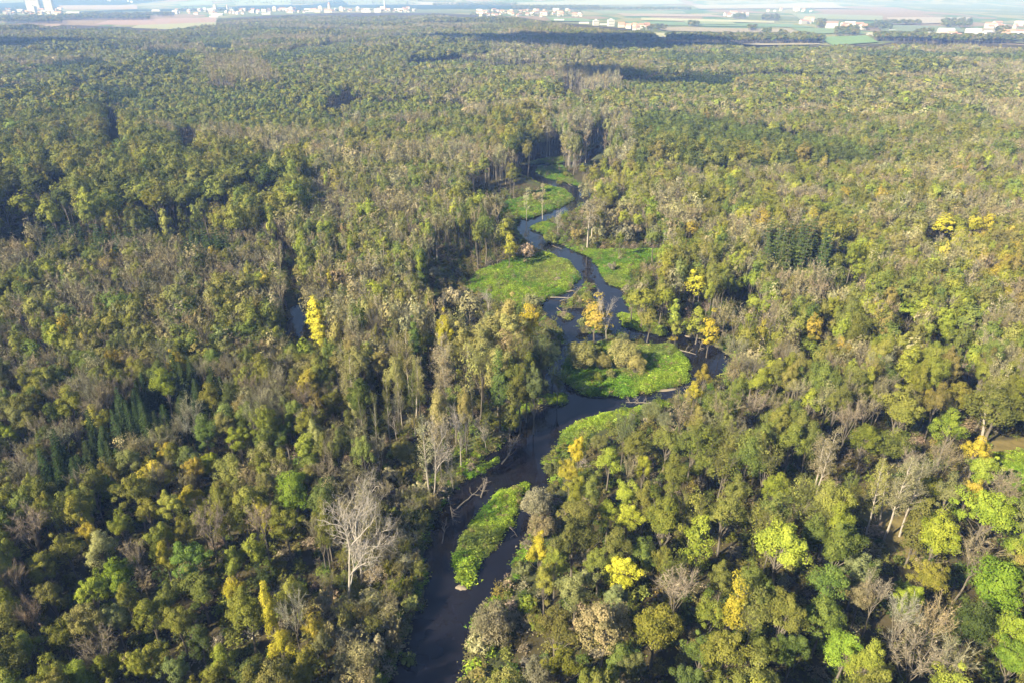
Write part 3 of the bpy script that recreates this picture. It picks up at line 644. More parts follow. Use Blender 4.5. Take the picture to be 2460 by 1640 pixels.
# prominent trees: x y width(px) kind colour   (middle of the crown in the photo)
MARKED = """
1090 800 66 thin ty;1050 868 60 poplar tn;1120 835 70 leafy ty;1180 800 90 leafy ty;1225 800 80 leafy ty;1150 880 70 thin ty;1195 872 75 leafy ty;1160 840 70 leafy ty;1215 840 70 thin tn;1240 900 60 leafy ol;1245 850 60 thin ol
1080 905 50 poplar tn;1270 772 60 leafy y;1220 765 70 leafy ty;1200 930 50 tall g;1225 975 45 tall ol;1000 830 34 tall g;1030 818 40 leafy yo;1070 806 48 leafy y;1065 750 40 poplar tn
872 990 24 poplar ol;897 985 26 poplar ol;926 965 28 poplar ol;958 915 26 poplar ty;989 935 28 poplar ol;1004 910 30 poplar ty;955 985 30 bare pb;1010 960 40 willow gg;970 1085 70 willow ty;940 1140 50 willow tn
1434 748 62 tall py;1671 676 60 leafy y;1548 712 55 leafy yo;1589 710 50 leafy yg;1622 745 34 tall yg;1679 755 46 tall yo;1709 785 36 tall y;1628 772 26 leafy yo;1560 752 46 leafy ol;1520 715 40 leafy yo;1620 800 26 willow y
757 758 44 tall y;768 812 46 tall y;794 688 24 tall y;72 597 30 leafy y;272 620 20 leafy or;1217 556 34 tall yg;1224 590 28 tall y;1533 529 30 leafy yg;1659 552 34 leafy or;1490 575 20 leafy yg
491 1036 66 leafy g;575 1053 58 leafy yg;684 1046 56 leafy g;705 1169 84 leafy bg;459 1194 60 leafy y;260 1176 46 leafy bg;505 1117 46 leafy yg;393 924 60 leafy yg;140 903 50 leafy g;133 994 48 leafy g;18 1050 44 leafy yg;796 973 56 leafy yo
354 1225 56 leafy yo;291 1260 52 leafy yo;217 1281 44 leafy or;238 1313 60 leafy gg;575 1246 44 leafy yo;687 1264 76 leafy yo;98 1358 66 leafy yo;460 1350 84 leafy g;279 1378 80 leafy bg;223 1430 66 leafy yg;307 1440 50 leafy yo;478 1406 80 leafy ol
565 1423 62 leafy y;593 1479 90 leafy yo;648 1482 40 tall y;676 1552 66 leafy y;753 1510 56 leafy or;722 1611 80 leafy yo;363 1479 66 leafy yo;275 1489 56 leafy gg;425 1486 66 leafy yo;331 1601 48 leafy yo;377 1580 60 leafy yo;530 1587 60 leafy yg;516 1632 60 leafy yo;192 1618 60 leafy yg
774 1549 44 leafy gg;251 1601 60 leafy yo;499 1256 70 bare gb;628 1252 66 bare gb;70 1270 90 bare gb;324 1332 44 bare gb;704 1475 66 bare pb;35 1388 70 bare gb;70 1479 60 bare gb;560 1340 60 leafy yo;440 1270 50 leafy yo;120 1440 60 leafy ol;60 1560 70 leafy ol;150 1530 70 leafy yo;480 1540 60 leafy dg;420 1620 60 leafy gg;640 1390 60 leafy dg;610 1320 56 leafy yo
1184 1500 120 willow pk;1150 1545 70 willow tn;1290 1205 100 willow pk;1300 1265 80 willow tn;1257 1368 50 willow gg;1296 1318 58 leafy y;1333 1357 60 leafy yo;1507 1236 60 leafy yg;1490 1374 70 leafy y;1380 1292 90 leafy ol;1386 1234 80 leafy ol;1459 1231 56 leafy yg;1599 1256 90 leafy yo;1543 1326 70 leafy g;1672 1318 60 tall yg
1380 1419 80 leafy gg;1451 1503 110 leafy tn;1577 1503 96 leafy yo;1619 1368 60 thin ol;1627 1410 90 bare pb;1479 1438 50 leafy gg;1493 1579 70 leafy g;1521 1607 60 leafy gg;1296 1615 90 willow pk;1352 1593 70 leafy yo;1268 1452 60 willow bg;1290 1500 50 willow bg;1310 1400 60 leafy yo;1440 1350 60 leafy ol;1420 1180 60 leafy ol
1877 1315 120 leafy yg;1741 1238 80 leafy ol;1954 1280 70 leafy g;2020 1305 90 leafy g;1762 1468 56 tall y;1703 1472 76 leafy yo;1989 1409 96 leafy g;1975 1479 90 leafy g;1884 1486 96 leafy ol;2030 1552 90 leafy bg;1901 1566 80 leafy g;2065 1374 80 leafy gg;2069 1434 46 leafy tn;2184 1444 66 leafy yg;2229 1385 70 leafy yo;2334 1496 96 leafy dg
2403 1402 116 leafy bg;2369 1228 104 leafy bg;2449 1318 60 leafy bg;2424 1514 90 leafy bg;2260 1280 90 leafy yg;2205 1270 60 tall ol;2442 1583 80 leafy bg;2198 1566 120 bare gb;2163 1489 70 bare pb;2243 1496 80 bare pb;2110 1416 60 bare gb;2337 1332 80 bare gb;2290 1600 80 bare gb;1800 1400 70 leafy ol;1820 1560 80 leafy ol;1690 1560 70 leafy g;1730 1400 60 leafy ol
1825 911 54 leafy yg;1950 962 50 leafy yg;2173 901 60 tall yg;2310 949 60 leafy yo;2166 977 90 leafy ol;2396 977 110 leafy ol;2281 1029 74 leafy bg;2351 1086 60 leafy y;2361 1131 60 leafy yg;2230 958 40 leafy or;2412 1181 70 bare gb;2233 1181 60 leafy yo;1863 1172 56 leafy yg;1985 1085 50 poplar tn;2039 1009 60 bare gb;2083 974 56 bare gb;1822 965 60 bare gb
2345 860 36 leafy yg;2166 1165 60 poplar tn;2120 1165 50 poplar ty;2210 1130 70 bare gb;2280 1180 70 leafy gg;2330 1180 50 leafy or;2080 1060 70 leafy yo;2140 1060 70 leafy ol;1770 1180 60 leafy ol;1690 1120 60 leafy ol;1620 1130 70 leafy ol;1900 1060 70 leafy ol
2269 542 56 leafy y;2340 542 36 leafy y;2372 539 36 leafy y;2030 594 32 leafy bg;2278 797 52 leafy yg;2343 856 36 leafy yg;2194 736 52 leafy bg;1807 681 40 leafy bg;2101 794 24 tall or;1829 810 24 tall or;1949 823 38 leafy bg;1816 726 32 leafy yg;2068 649 40 leafy yg;1770 690 34 leafy yg;2000 790 30 leafy br
1692 902 36 leafy or;1668 939 44 leafy y;1640 985 60 thin tn;1387 1088 44 leafy y;1370 1130 50 leafy or;1461 1109 60 leafy yg;1545 1130 40 leafy yg;1506 1183 56 leafy yg;1384 1180 56 leafy yo;1325 1115 50 willow gg;1566 988 60 willow gg;1524 1060 60 leafy ol;1601 1060 60 leafy ol;1440 1062 50 willow gg;1500 1030 50 thin gg;1600 1010 50 willow tn
1395 852 92 willow ty;1500 850 96 willow ty;1446 866 52 willow ty;1528 872 60 willow ty;1425 838 50 willow ol;1340 885 40 thin dg;1310 850 46 leafy gg;1285 905 50 leafy gg;1265 880 46 leafy ol;1330 840 40 leafy gg;1250 905 46 leafy ol;1467 895 30 willow gg;1437 903 28 willow yo;1495 815 40 willow gg;1290 880 44 willow gg;1270 930 44 willow gg;1410 715 36 willow ol;1398 775 30 willow gg;1320 800 44 willow gg;1300 830 50 thin gg;1345 785 26 willow gg
1266 603 48 willow pk;1045 656 40 willow pk;1280 724 56 willow gg;1088 716 66 willow pk;1130 730 60 thin tn;1322 560 46 willow ol;1498 560 60 willow tn;1530 550 44 willow tn;1440 556 40 willow tn;1386 562 38 willow ty;1421 580 30 willow tn;1415 520 50 poplar pk;1425 505 40 poplar tn;1290 470 30 willow tn;1266 458 22 poplar tn;1305 456 20 poplar tn;1345 430 22 willow ol;1360 418 18 willow yo
1405 460 30 thin tn;1540 690 30 thin pk;1470 640 26 willow pk;1180 760 40 willow gg;857 1469 50 willow yg;896 1450 90 willow tn;860 1530 70 willow tn;930 1500 60 willow pk;980 1565 50 willow ol;992 1240 54 willow bg;960 1290 70 willow tn;940 1350 70 willow ol;900 1240 60 thin ty;870 1200 60 poplar tn;830 1230 50 thin tn;1010 1175 50 willow tn;960 1200 44 willow tn;975 1420 50 willow ty;1020 1345 30 willow tn;920 1420 60 willow ol
180 600 40 leafy ol;250 500 60 leafy yo;300 470 60 leafy ol;370 480 56 leafy yo;440 470 56 leafy ol;520 460 56 leafy ol;590 420 50 leafy ol;640 430 50 leafy dg;90 450 60 leafy dg;60 500 60 leafy yo;150 480 50 leafy dg;215 520 40 leafy ol;270 540 30 tall yo;330 550 30 tall dg;400 545 28 tall ol;440 540 28 tall dg;470 530 30 tall yo;130 420 44 leafy dg;30 440 50 leafy ol
"""
STANDING = """
1032 1195 1000 5.5 poplar tn;1041 1199 955 7 dead wh;1090 1172 1062 2.5 dead wh;1108 1122 935 7 dead wh;956 1066 948 3.5 dead wh;832 1466 1140 13 dead wh;872 1420 1150 12 dead pb;912 1345 1180 9 dead pb;1240 870 762 8 dead wh
1456 826 686 7 dead wh;1075 1012 825 6 poplar tn;1135 1002 815 6 poplar ty;1000 1002 850 5 poplar tn;1060 930 770 6 poplar tn;1160 960 790 6 poplar ty;1340 566 495 5 dead wh;1413 573 482 7 poplar pk;1174 765 680 5 dead wh;2355 1073 930 9 poplar ol;2160 1289 1110 5 poplar tn;2112 1261 1120 5 poplar ty;1953 1188 1050 6 poplar tn;1168 1080 985 4.5 dead pb
"""
ZONES = [  # polygon in photo pixels; what the canopy is made of (kind, colour, share); mean height, mean crown width
    ([(-300, 1180), (300, 1150), (790, 1180), (800, 1800), (-300, 1800)], [('leafy', 'ol', 36), ('leafy', 'yo', 24), ('leafy', 'dg', 9), ('leafy', 'g', 7), ('leafy', 'y', 4), ('leafy', 'or', 1), ('leafy', 'br', 2), ('thin', 'ol', 6), ('bare', 'gb', 14)], 15.5, 6.0),
    ([(-400, 360), (250, 400), (560, 380), (720, 430), (720, 520), (420, 570), (300, 545), (0, 560), (-400, 600)], [('leafy', 'ol', 40), ('leafy', 'dg', 24), ('leafy', 'yo', 16), ('leafy', 'br', 10), ('leafy', 'g', 8), ('tall', 'yo', 4)], 24, 9.0),
    ([(-400, 220), (220, 230), (330, 330), (560, 370), (420, 400), (-400, 420)], [('leafy', 'dg', 34), ('leafy', 'ol', 36), ('leafy', 'br', 14), ('leafy', 'yo', 10), ('leafy', 'g', 6)], 22, 8.5),
    ([(2300, 545), (2700, 545), (2700, 720), (2380, 690), (2310, 600)], [('leafy', 'or', 22), ('leafy', 'br', 34), ('leafy', 'yo', 26), ('leafy', 'y', 5), ('leafy', 'yg', 6), ('bare', 'gb', 10)], 16, 6.5),
    ([(1250, 1010), (1500, 1000), (1800, 1020), (2300, 1000), (2900, 1050), (2900, 1800), (1100, 1800)], [('leafy', 'ol', 40), ('leafy', 'g', 24), ('leafy', 'yo', 14), ('leafy', 'yg', 9), ('leafy', 'gg', 6), ('thin', 'ol', 9), ('leafy', 'br', 1), ('bare', 'gb', 9)], 16.5, 6.6),
    ([(800, 740), (1280, 720), (1280, 960), (1180, 1080), (820, 1090)], [('poplar', 'ty', 9), ('thin', 'tn', 30), ('poplar', 'ol', 8), ('bare', 'pb', 22), ('tall', 'ol', 12), ('leafy', 'ty', 10), ('leafy', 'g', 8)], 19, 5.8),
    ([(780, 1090), (1180, 1090), (1050, 1240), (1000, 1640), (790, 1640)], [('willow', 'tn', 16), ('willow', 'ol', 16), ('thin', 'tn', 28), ('bare', 'pb', 24), ('thin', 'ol', 16)], 11, 5.6),
    ([(700, 430), (1200, 400), (1300, 560), (1250, 760), (760, 760)], [('bare', 'gb', 34), ('thin', 'tn', 18), ('thin', 'gg', 12), ('leafy', 'ol', 18), ('leafy', 'g', 10), ('leafy', 'yg', 6), ('poplar', 'tn', 10)], 18, 6.0),
    ([(-300, 560), (300, 560), (680, 540), (800, 760), (800, 1180), (300, 1160), (-300, 1190)], [('bare', 'gb', 46), ('bare', 'pb', 8), ('leafy', 'ol', 16), ('leafy', 'gg', 8), ('leafy', 'yo', 6), ('leafy', 'dg', 5), ('leafy', 'g', 7), ('thin', 'tn', 9), ('leafy', 'br', 6), ('leafy', 'yg', 3), ('leafy', 'or', 1.5)], 15.5, 6.0),
    ([(1250, 380), (1500, 400), (1560, 640), (1450, 600), (1380, 560)], [('willow', 'tn', 24), ('thin', 'tn', 22), ('leafy', 'yo', 14), ('leafy', 'yg', 12), ('bare', 'pb', 14), ('tall', 'ol', 10)], 13, 5.6),
    ([(1400, 400), (2900, 380), (2900, 1050), (1800, 1020), (1600, 900)], [('bare', 'gb', 34), ('bare', 'pb', 8), ('thin', 'tn', 16), ('leafy', 'ol', 20), ('leafy', 'yg', 10), ('leafy', 'g', 8), ('leafy', 'br', 4), ('leafy', 'yo', 8), ('leafy', 'or', .8)], 17, 6.2),
    ([(1310, 270), (1500, 280), (1540, 400), (1330, 400)], [('poplar', 'pk', 34), ('leafy', 'gg', 26), ('thin', 'pk', 20), ('leafy', 'g', 10)], 22, 6.5),
    ([(1180, 285), (1310, 290), (1330, 380), (1270, 380), (1200, 360)], [('leafy', 'br', 30), ('leafy', 'dg', 40), ('leafy', 'yo', 20)], 23, 7.5),
    ([(500, 150), (640, 150), (650, 205), (500, 205)], [('poplar', 'tn', 40), ('bare', 'pb', 40), ('thin', 'yo', 20)], 24, 6),
    ([(1170, 105), (1430, 105), (1430, 150), (1170, 150)], [('poplar', 'pk', 25), ('thin', 'pk', 25), ('leafy', 'gg', 30), ('leafy', 'ol', 20)], 22, 7),
    ([(1340, 175), (1480, 175), (1490, 220), (1340, 225)], [('bare', 'pb', 50), ('poplar', 'pk', 40)], 22, 5),
    ([(820, 235), (1130, 240), (1130, 285), (830, 285)], [('leafy', 'g', 50), ('leafy', 'ol', 50)], 11, 4.6),
    ([(220, 210), (560, 200), (900, 300), (600, 330), (330, 300)], [('leafy', 'g', 40), ('leafy', 'ol', 40), ('leafy', 'yo', 10), ('leafy', 'dg', 10)], 12, 5.0),
]
DEFAULT = ([('bare', 'gb', 22), ('thin', 'tn', 12), ('leafy', 'ol', 27), ('leafy', 'g', 14), ('leafy', 'gg', 8), ('leafy', 'dg', 8), ('leafy', 'br', 5), ('leafy', 'yg', 4), ('leafy', 'yo', 5)], 17, 7.0)
SPRUCES = [[(85, 1165), (120, 1075), (250, 990), (330, 900), (430, 880), (530, 900), (440, 980), (330, 1020), (230, 1120), (150, 1180)], [(90, 545), (320, 540), (330, 575), (100, 585)], [(425, 558), (545, 555), (550, 600), (440, 605)],
           [(-50, 198), (130, 203), (130, 226), (-50, 228)], [(165, 208), (250, 205), (340, 215), (330, 232), (180, 235)], [(355, 118), (445, 118), (450, 134), (355, 148)], [(120, 148), (250, 140), (255, 152), (130, 166)], [(1640, 168), (1760, 180), (1760, 194), (1640, 188)], [(490, 104), (560, 104), (560, 122), (490, 122)]]
LARCHES = [[(1835, 560), (1900, 555), (1995, 575), (1990, 655), (1900, 650), (1840, 630)]]

trees = []       # x y h w kind colour marked
def add_tree(x, y, h, w, kind, colr, mark=0): trees.append([x, y, h, w, kind, colr, mark])

for row in MARKED.replace("\n", ";").split(";"):
    q = row.split()
    if len(q) < 5: continue
    px, py, wp, kind, c = float(q[0]), float(q[1]), float(q[2]), q[3], q[4]
    frac = {'willow': 0.5, 'poplar': 0.68, 'tall': 0.6}.get(kind, 0.74)
    h = {'willow': 7.0, 'poplar': 23.0, 'tall': 18.0, 'leafy': 16.5, 'thin': 17.0, 'bare': 17.0}[kind]
    if py < 560 and kind != 'willow' and px < 720: h = 23
    if 1030 < px < 1290 and 740 < py < 960 and kind != 'willow': h = 24
    x, y = ground(px, py, h * frac)
    _, _, zc = pix(x, y, h * frac)
    w = wp / FPX * zc
    if kind == 'leafy' and h < 20: h = min(17.0, max(12.5, 2.2 * w)); x, y = ground(px, py, h * frac)
    if kind == 'willow': h = min(9.5, max(3.5, w * 0.85)); x, y = ground(px, py, h * frac)
    add_tree(float(x), float(y), h * (1 + rng.uniform(-.06, .06)), float(w), kind, c, 1)
for row in STANDING.replace("\n", ";").split(";"):
    q = row.split()
    if len(q) < 6: continue
    px, py, ty, w = map(float, q[:4])
    x, y = ground(px, py, 0)
    hs_ = np.linspace(2, 45, 400); _, pyy, _ = pix(x, y, hs_)
    h = float(hs_[np.argmin(np.abs(pyy - ty))])
    add_tree(float(x), float(y), h, w, q[4], q[5], 2)

def open_mask(X, Y):
    return any_in(MEADOWS_G, X, Y) | any_in(LITTER_G, X, Y) | (river_sd(X, Y) < 0.5)

def scatter(y0, y1, step, margin):
    out = []
    ys = np.arange(y0, y1, step * 0.87)
    for k, yy in enumerate(ys):
        half = 0.77 * yy + margin
        xs = np.arange(-half, half, step) + (k % 2) * step / 2
        out.append(np.stack([xs, np.full(len(xs), yy)], 1))
    P = np.concatenate(out)
    return P + rng.uniform(-0.36, 0.36, P.shape) * step

marked_xy = []
for t_ in trees:
    f_ = .5 if t_[4] == 'willow' else .68
    a_, b_, z_ = pix(t_[0], t_[1], t_[2] * f_); marked_xy.append((t_[0], t_[1], t_[3], t_[4] == 'willow', float(a_), float(b_), t_[3] / float(z_) * FPX * (.6 if t_[6] == 2 else 1)))
def fill(P, sizek):
    x, y = P[:, 0], P[:, 1]; n = len(x)
    hn = 0.5 * fbm(x, y, 45, 71) + 0.5 * vnoise(x, y, 13, 73)
    cpx, cpy, _ = pix(x, y, np.full(n, 13.0))
    kind = np.empty(n, object); colr = np.empty(n, object); h = np.zeros(n); w = np.zeros(n); done = np.zeros(n, bool)
    gx, gy = np.floor(x / 150), np.floor(y / 150); bd = np.full(n, 1e9); stand = np.zeros(n)
    wx, wy = x + (fbm(x, y, 70, 94) - .5) * 60, y + (fbm(x, y, 70, 95) - .5) * 60
    for i_ in (-1, 0, 1):
        for j_ in (-1, 0, 1):
            cx_, cy_ = gx + i_, gy + j_
            d_ = np.hypot(wx - (cx_ + hash2(cx_, cy_, 5)) * 150, wy - (cy_ + hash2(cx_, cy_, 6)) * 150)
            c_ = d_ < bd; bd = np.where(c_, d_, bd); stand = np.where(c_, hash2(cx_, cy_, 7), stand)
    far_ = y > 430
    STANDS = [(0, .13, [('leafy', 'g', 50), ('leafy', 'ol', 40), ('leafy', 'yg', 10)], 10.5, 4.6), (.13, .24, [('bare', 'pb', 30), ('thin', 'tn', 40), ('poplar', 'tn', 20), ('leafy', 'gg', 10)], 19, 6.0),
              (.24, .36, [('leafy', 'dg', 40), ('leafy', 'ol', 44), ('leafy', 'br', 10), ('leafy', 'yo', 6)], 22, 8.6), (.36, .42, [('leafy', 'dg', 50), ('leafy', 'g', 40), ('spruce', 'sp', 10)], 15, 6.4), (.42, .55, [('bare', 'gb', 48), ('thin', 'tn', 22), ('leafy', 'ol', 20), ('leafy', 'gg', 10)], 17, 6.4),
              (.55, .68, [('leafy', 'ol', 50), ('leafy', 'yo', 20), ('leafy', 'g', 20), ('bare', 'gb', 10)], 16, 6.6)]
    zones = ZONES + [((lo_, hi_), mx_, mh_, mw_) for lo_, hi_, mx_, mh_, mw_ in STANDS] + [(None, DEFAULT[0], DEFAULT[1], DEFAULT[2])]
    patch = vnoise(x, y, 26, 81); patch2 = vnoise(x, y, 60, 91)
    for poly, mix, mh, mw in zones:
        m = ~done & ((far_ & (stand >= poly[0]) & (stand < poly[1])) if isinstance(poly, tuple) else inside(poly, cpx + rng.normal(size=n) * 16 * np.clip((cpy + 100) / 700, .1, 1) + (fbm(x, y, 60, 75) - .5) * 60, cpy + (rng.normal(size=n) * 10 + (fbm(x, y, 60, 76) - .5) * 60) * np.clip(cpy / 700, .05, 1)) if poly is not None else True)
        k = int(m.sum())
        if not k: continue
        # patches: bare trees keep company, and so do the greens
        wts = np.array([q[2] for q in mix], float)
        isb = np.array([q[0] in ('bare', 'thin') for q in mix])
        W = wts[None] * np.where(isb[None], np.exp(2.2 * (patch[m] - .5))[:, None], np.exp(-2.2 * (patch[m] - .5))[:, None])
        warm = np.array([q[1] in ('yo', 'or', 'br', 'y', 'tn', 'ty') for q in mix])
        W = W * np.where(warm[None], np.exp(1.8 * (patch2[m] - .5))[:, None], np.exp(-1.8 * (patch2[m] - .5))[:, None])
        W = np.cumsum(W / W.sum(1, keepdims=True), 1)
        pick = (rng.uniform(size=(k, 1)) > W).sum(1).clip(0, len(mix) - 1)
        kind[m] = [mix[i][0] for i in pick]; colr[m] = [mix[i][1] for i in pick]
        sz = np.exp(rng.normal(size=k) * 0.2)
        h[m] = mh * (0.72 + 0.56 * hn[m]) * (0.9 + 0.2 * rng.uniform(size=k)) * (0.86 + 0.14 * sz); w[m] = mw * sz * sizek * .9
        done |= m
    for i in range(n):
        if kind[i] == 'poplar': h[i] *= 1.15; w[i] *= .85
        elif kind[i] == 'willow': h[i] = min(h[i], 8.5)
        elif kind[i] == 'tall': w[i] *= .8
    sp = np.zeros(n, bool); la = np.zeros(n, bool)
    for poly in SPRUCES: sp |= inside(poly, cpx, cpy)
    for poly in LARCHES: la |= inside(poly, cpx, cpy)
    for i in np.nonzero(sp | la)[0]:
        kind[i] = 'spruce'; colr[i] = 'la' if la[i] else 'sp'; h[i] = (23 if la[i] else 17) * rng.uniform(.7, 1.15); w[i] = 6.2 * rng.uniform(.8, 1.2) * sizek
    # keep the openings of the photo open, both on the ground and as seen through the crowns
    ok = np.ones(n, bool)
    for f in (0.0, 0.4, 0.75, 1.0):
        k = H / (H - h * f)
        for o_ in (0, -.36, .36): ok &= ~open_mask((x + o_ * w * (f > 0)) * k, y * k)
    for f in (0.0, 0.45):
        k = H / (H - h * f); ok &= ~(any_in(GAPS_G, x * k, y * k))
    ok &= river_sd(x, y) > 1.5
    ok &= ~((vnoise(x, y, 11, 77) > 0.80) & (rng.uniform(size=n) < .45))
    tpx, tpy, _ = pix(x, y, h)
    ok &= tpy > np.interp(tpx, [a for a, _ in FOREST_EDGE], [b for _, b in FOREST_EDGE]) + rng.normal(size=n) * 1.0 + (fbm(tpx, tpy * 0, 70, 97) - .45) * 16
    bpx, tpy2, _ = pix(x, y, h)
    for mx, my, mw, iw, mcx, mcy, mwp in marked_xy:
        d = np.hypot(x - mx, y - my)
        front = (y < my) & (my - y < 45) & (np.abs(bpx - mcx) < mwp * .5 + w * 2.0 * 170 / np.maximum(y, 90)) & (tpy2 < mcy + mwp * .28)
        ok &= ~((d < mw * 0.42 + 1.2) | front)
    return [[x[i], y[i], h[i], w[i], kind[i], colr[i], 0] for i in np.nonzero(ok)[0]]

trees += fill(scatter(52, 300, 4.6, 62), .94)
SCRUB = [(775, 1420), (850, 1280), (960, 1180), (1060, 1190), (1050, 1330), (1010, 1440), (965, 1640), (790, 1640)]
q_ = scatter(80, 150, 3.0, 10); sx, sy, _ = pix(q_[:, 0], q_[:, 1], np.full(len(q_), 3.0))
for (a_, b_), in_, sd_ in zip(q_, inside(SCRUB, sx, sy), river_sd(q_[:, 0], q_[:, 1])):
    if in_ and sd_ > 1.0 and not open_mask(np.array([a_ * 1.045]), np.array([b_ * 1.045]))[0]:
        k_ = ('willow', 'bare', 'thin')[int(rng.choice(3, p=[.4, .3, .3]))]
        trees.append([float(a_), float(b_), float(rng.uniform(3.5, 7.5)), float(rng.uniform(2.6, 4.6)), k_, ('tn', 'ol', 'pb', 'ty', 'gb', 'yo')[int(rng.integers(0, 6))], 0])
trees += fill(scatter(300, 720, 5.6, 60), 1.05)
trees += fill(scatter(720, 3300, 7.6, 80), 1.2)

# woods, hedges and lone trees out on the plain
FAR_WOODS = [  # photo box, how many, height
    ((0, 46, 150, 58), 900, 16), ((140, 42, 360, 50), 900, 16), ((200, 36, 420, 42), 500, 14), ((1600, 96, 1960, 108), 900, 17), ((1654, 60, 1678, 66), 60, 14), ((1797, 70, 1816, 76), 50, 14), ((1834, 80, 1848, 86), 40, 14), ((1870, 86, 1886, 92), 40, 14),
    ((1960, 58, 1982, 70), 110, 18), ((1906, 94, 1978, 106), 160, 12), ((2005, 76, 2060, 88), 160, 14), ((2100, 92, 2240, 100), 420, 15), ((2240, 98, 2460, 106), 700, 15), ((2260, 54, 2330, 70), 220, 16), ((1760, 40, 1790, 47), 120, 14), ((1830, 42, 1870, 52), 200, 15),
    ((2100, 56, 2210, 62), 260, 12), ((2200, 80, 2240, 90), 80, 14), ((2390, 76, 2420, 90), 80, 16), ((1230, 18, 1440, 26), 1000, 16), ((1040, 10, 1240, 17), 500, 16), ((1410, 22, 1660, 27), 500, 14), ((420, 24, 1000, 32), 420, 12), ((1130, 28, 1400, 42), 200, 11), ((0, 24, 150, 40), 160, 12),
    ((1540, 66, 1600, 78), 60, 11), ((1700, 92, 1760, 98), 60, 10), ((2040, 66, 2140, 74), 160, 12), ((560, 4, 1000, 14), 500, 18),
]
for (x0, y0, x1, y1), cnt, hh in FAR_WOODS:
    px = rng.uniform(x0, x1, cnt); py = y0 + (y1 - y0) * rng.uniform(0, 1, cnt)
    X, Y = ground(px, py)
    for a, b in zip(X, Y):
        s = rng.uniform(.8, 1.25)
        trees.append([float(a), float(b), hh * s, 9 * s, 'leafy', ('dg', 'ol', 'g', 'br')[int(rng.integers(0, 4))] , -1])

def tint_of(c, even=0.0):
    b = np.array(PAL[c][0]) * (1 - even) + np.array([0.178, 0.180, 0.050]) * even; j = np.exp(rng.normal(size=3) * np.array([.05, .035, .07]) + rng.normal() * .15)
    return tuple(float(q) for q in np.clip(b * j, 0.01, .8))

# ------------------------------------------------------------------ which trees are things of their own, which belong to the wood
KIND_OF = {'leafy': 'leafy', 'tall': 'leafy', 'thin': 'leafy', 'bare': 'bare', 'poplar': 'poplar', 'willow': 'willow', 'spruce': 'spruce', 'dead': 'dead'}
QUOTA = {'leafy': 300, 'bare': 150, 'poplar': 70, 'willow': 110, 'spruce': 90, 'dead': 40}
info = []
for i, tr in enumerate(trees):
    x, y, h, w, kind, c, mk = tr
    cx, cy, zc = pix(x, y, h * 0.66)
    size = math.sqrt(max(h * .6, .1) * w) / zc * FPX
    inframe = (8 < cx < 2452) and (30 < cy < 1632)
    info.append((cx, cy, size, inframe))
own = set()
for k, quota in QUOTA.items():
    cand = [i for i, tr in enumerate(trees) if KIND_OF[tr[4]] == k and info[i][3] and tr[6] >= 0]
    cand.sort(key=lambda i: -(info[i][2] * (1.35 if trees[i][6] > 0 else 1.0)))
    own.update(cand[:quota])

# landmarks that labels lean on
MARKS = [(40, 1610, "the bottom left corner"), (420, 1600, "the lower yellow crowns"), (2420, 1610, "the bottom right corner"), (1700, 1610, "the lower right edge"), (40, 1300, "the lower left edge"), (280, 1040, "the dark spruce stand"),
         (830, 1300, "the big bleached dead tree"), (1040, 1160, "the white trunks on the left bank"), (1150, 1300, "the grassy river island"), (1184, 1500, "the beige waterside willow"), (1290, 1220, "the beige willow beside the island"), (1500, 880, "the willows inside the river loop"),
         (1450, 740, "the bleached tree at the log jam"), (1671, 679, "the lone bright yellow tree"), (760, 780, "the golden trees by the backwater"), (2420, 1130, "the grass clearing"), (2140, 1300, "the leaf-strewn clearing"), (1877, 1315, "the broad yellow-green crown"), (2400, 900, "the upper clearing edge"),
         (1400, 1040, "the grassy point on the right bank"), (491, 1036, "the round green crown"), (40, 800, "the upper left edge"), (1700, 1000, "the wood behind the river bend"), (1080, 820, "the tan poplars"), (1230, 660, "the large riverside meadow"), (1320, 480, "the upper river bend"),
         (2000, 700, "the olive conifer clump"), (500, 1420, "the lower olive crowns"), (2400, 1420, "the bright green crown"), (1560, 1430, "the slope of olive crowns"), (930, 1020, "the thin pale poplars"), (600, 700, "the bare wood by the backwater"), (300, 500, "the tall oaks"), (2000, 1450, "the round green crowns")]
ORD = ["closest", "second closest", "third closest", "fourth closest", "fifth closest", "sixth closest", "seventh closest", "eighth closest", "ninth closest", "tenth closest", "eleventh closest", "twelfth closest", "thirteenth closest", "fourteenth closest"]
NOUN = {'leafy': 'leafy tree', 'tall': 'narrow leafy tree', 'thin': 'half-bare leafy tree', 'bare': 'bare tree', 'poplar': 'poplar', 'willow': 'willow bush', 'spruce': 'spruce', 'dead': 'dead tree'}
CAT = {'leafy': 'tree', 'tall': 'tree', 'thin': 'tree', 'bare': 'bare tree', 'poplar': 'poplar', 'willow': 'willow', 'spruce': 'spruce', 'dead': 'dead tree'}
NAME = {'leafy': 'broadleaf_tree', 'tall': 'broadleaf_tree', 'thin': 'broadleaf_tree', 'bare': 'bare_tree', 'poplar': 'poplar_tree', 'willow': 'willow_bush', 'spruce': 'spruce_tree', 'dead': 'dead_tree'}
GROUP = {'tree': 'leafy trees of the flood plain wood', 'bare tree': 'leafless trees among the leafy ones', 'poplar': 'poplars near the river', 'willow': 'willow bushes along the river', 'spruce': 'spruces in the dark stand', 'dead tree': 'dead trees on the river banks'}
NTH = 'first second third fourth fifth sixth seventh eighth ninth tenth eleventh twelfth thirteenth fourteenth fifteenth sixteenth seventeenth eighteenth nineteenth twentieth'.split()
label = {}
groups_ = {}
for i, tr in enumerate(trees):
    if info[i][3] and tr[6] >= 0: groups_.setdefault((tr[4], tr[5]), []).append(i)
SIDE = ["left of", "right of", "above", "below"]
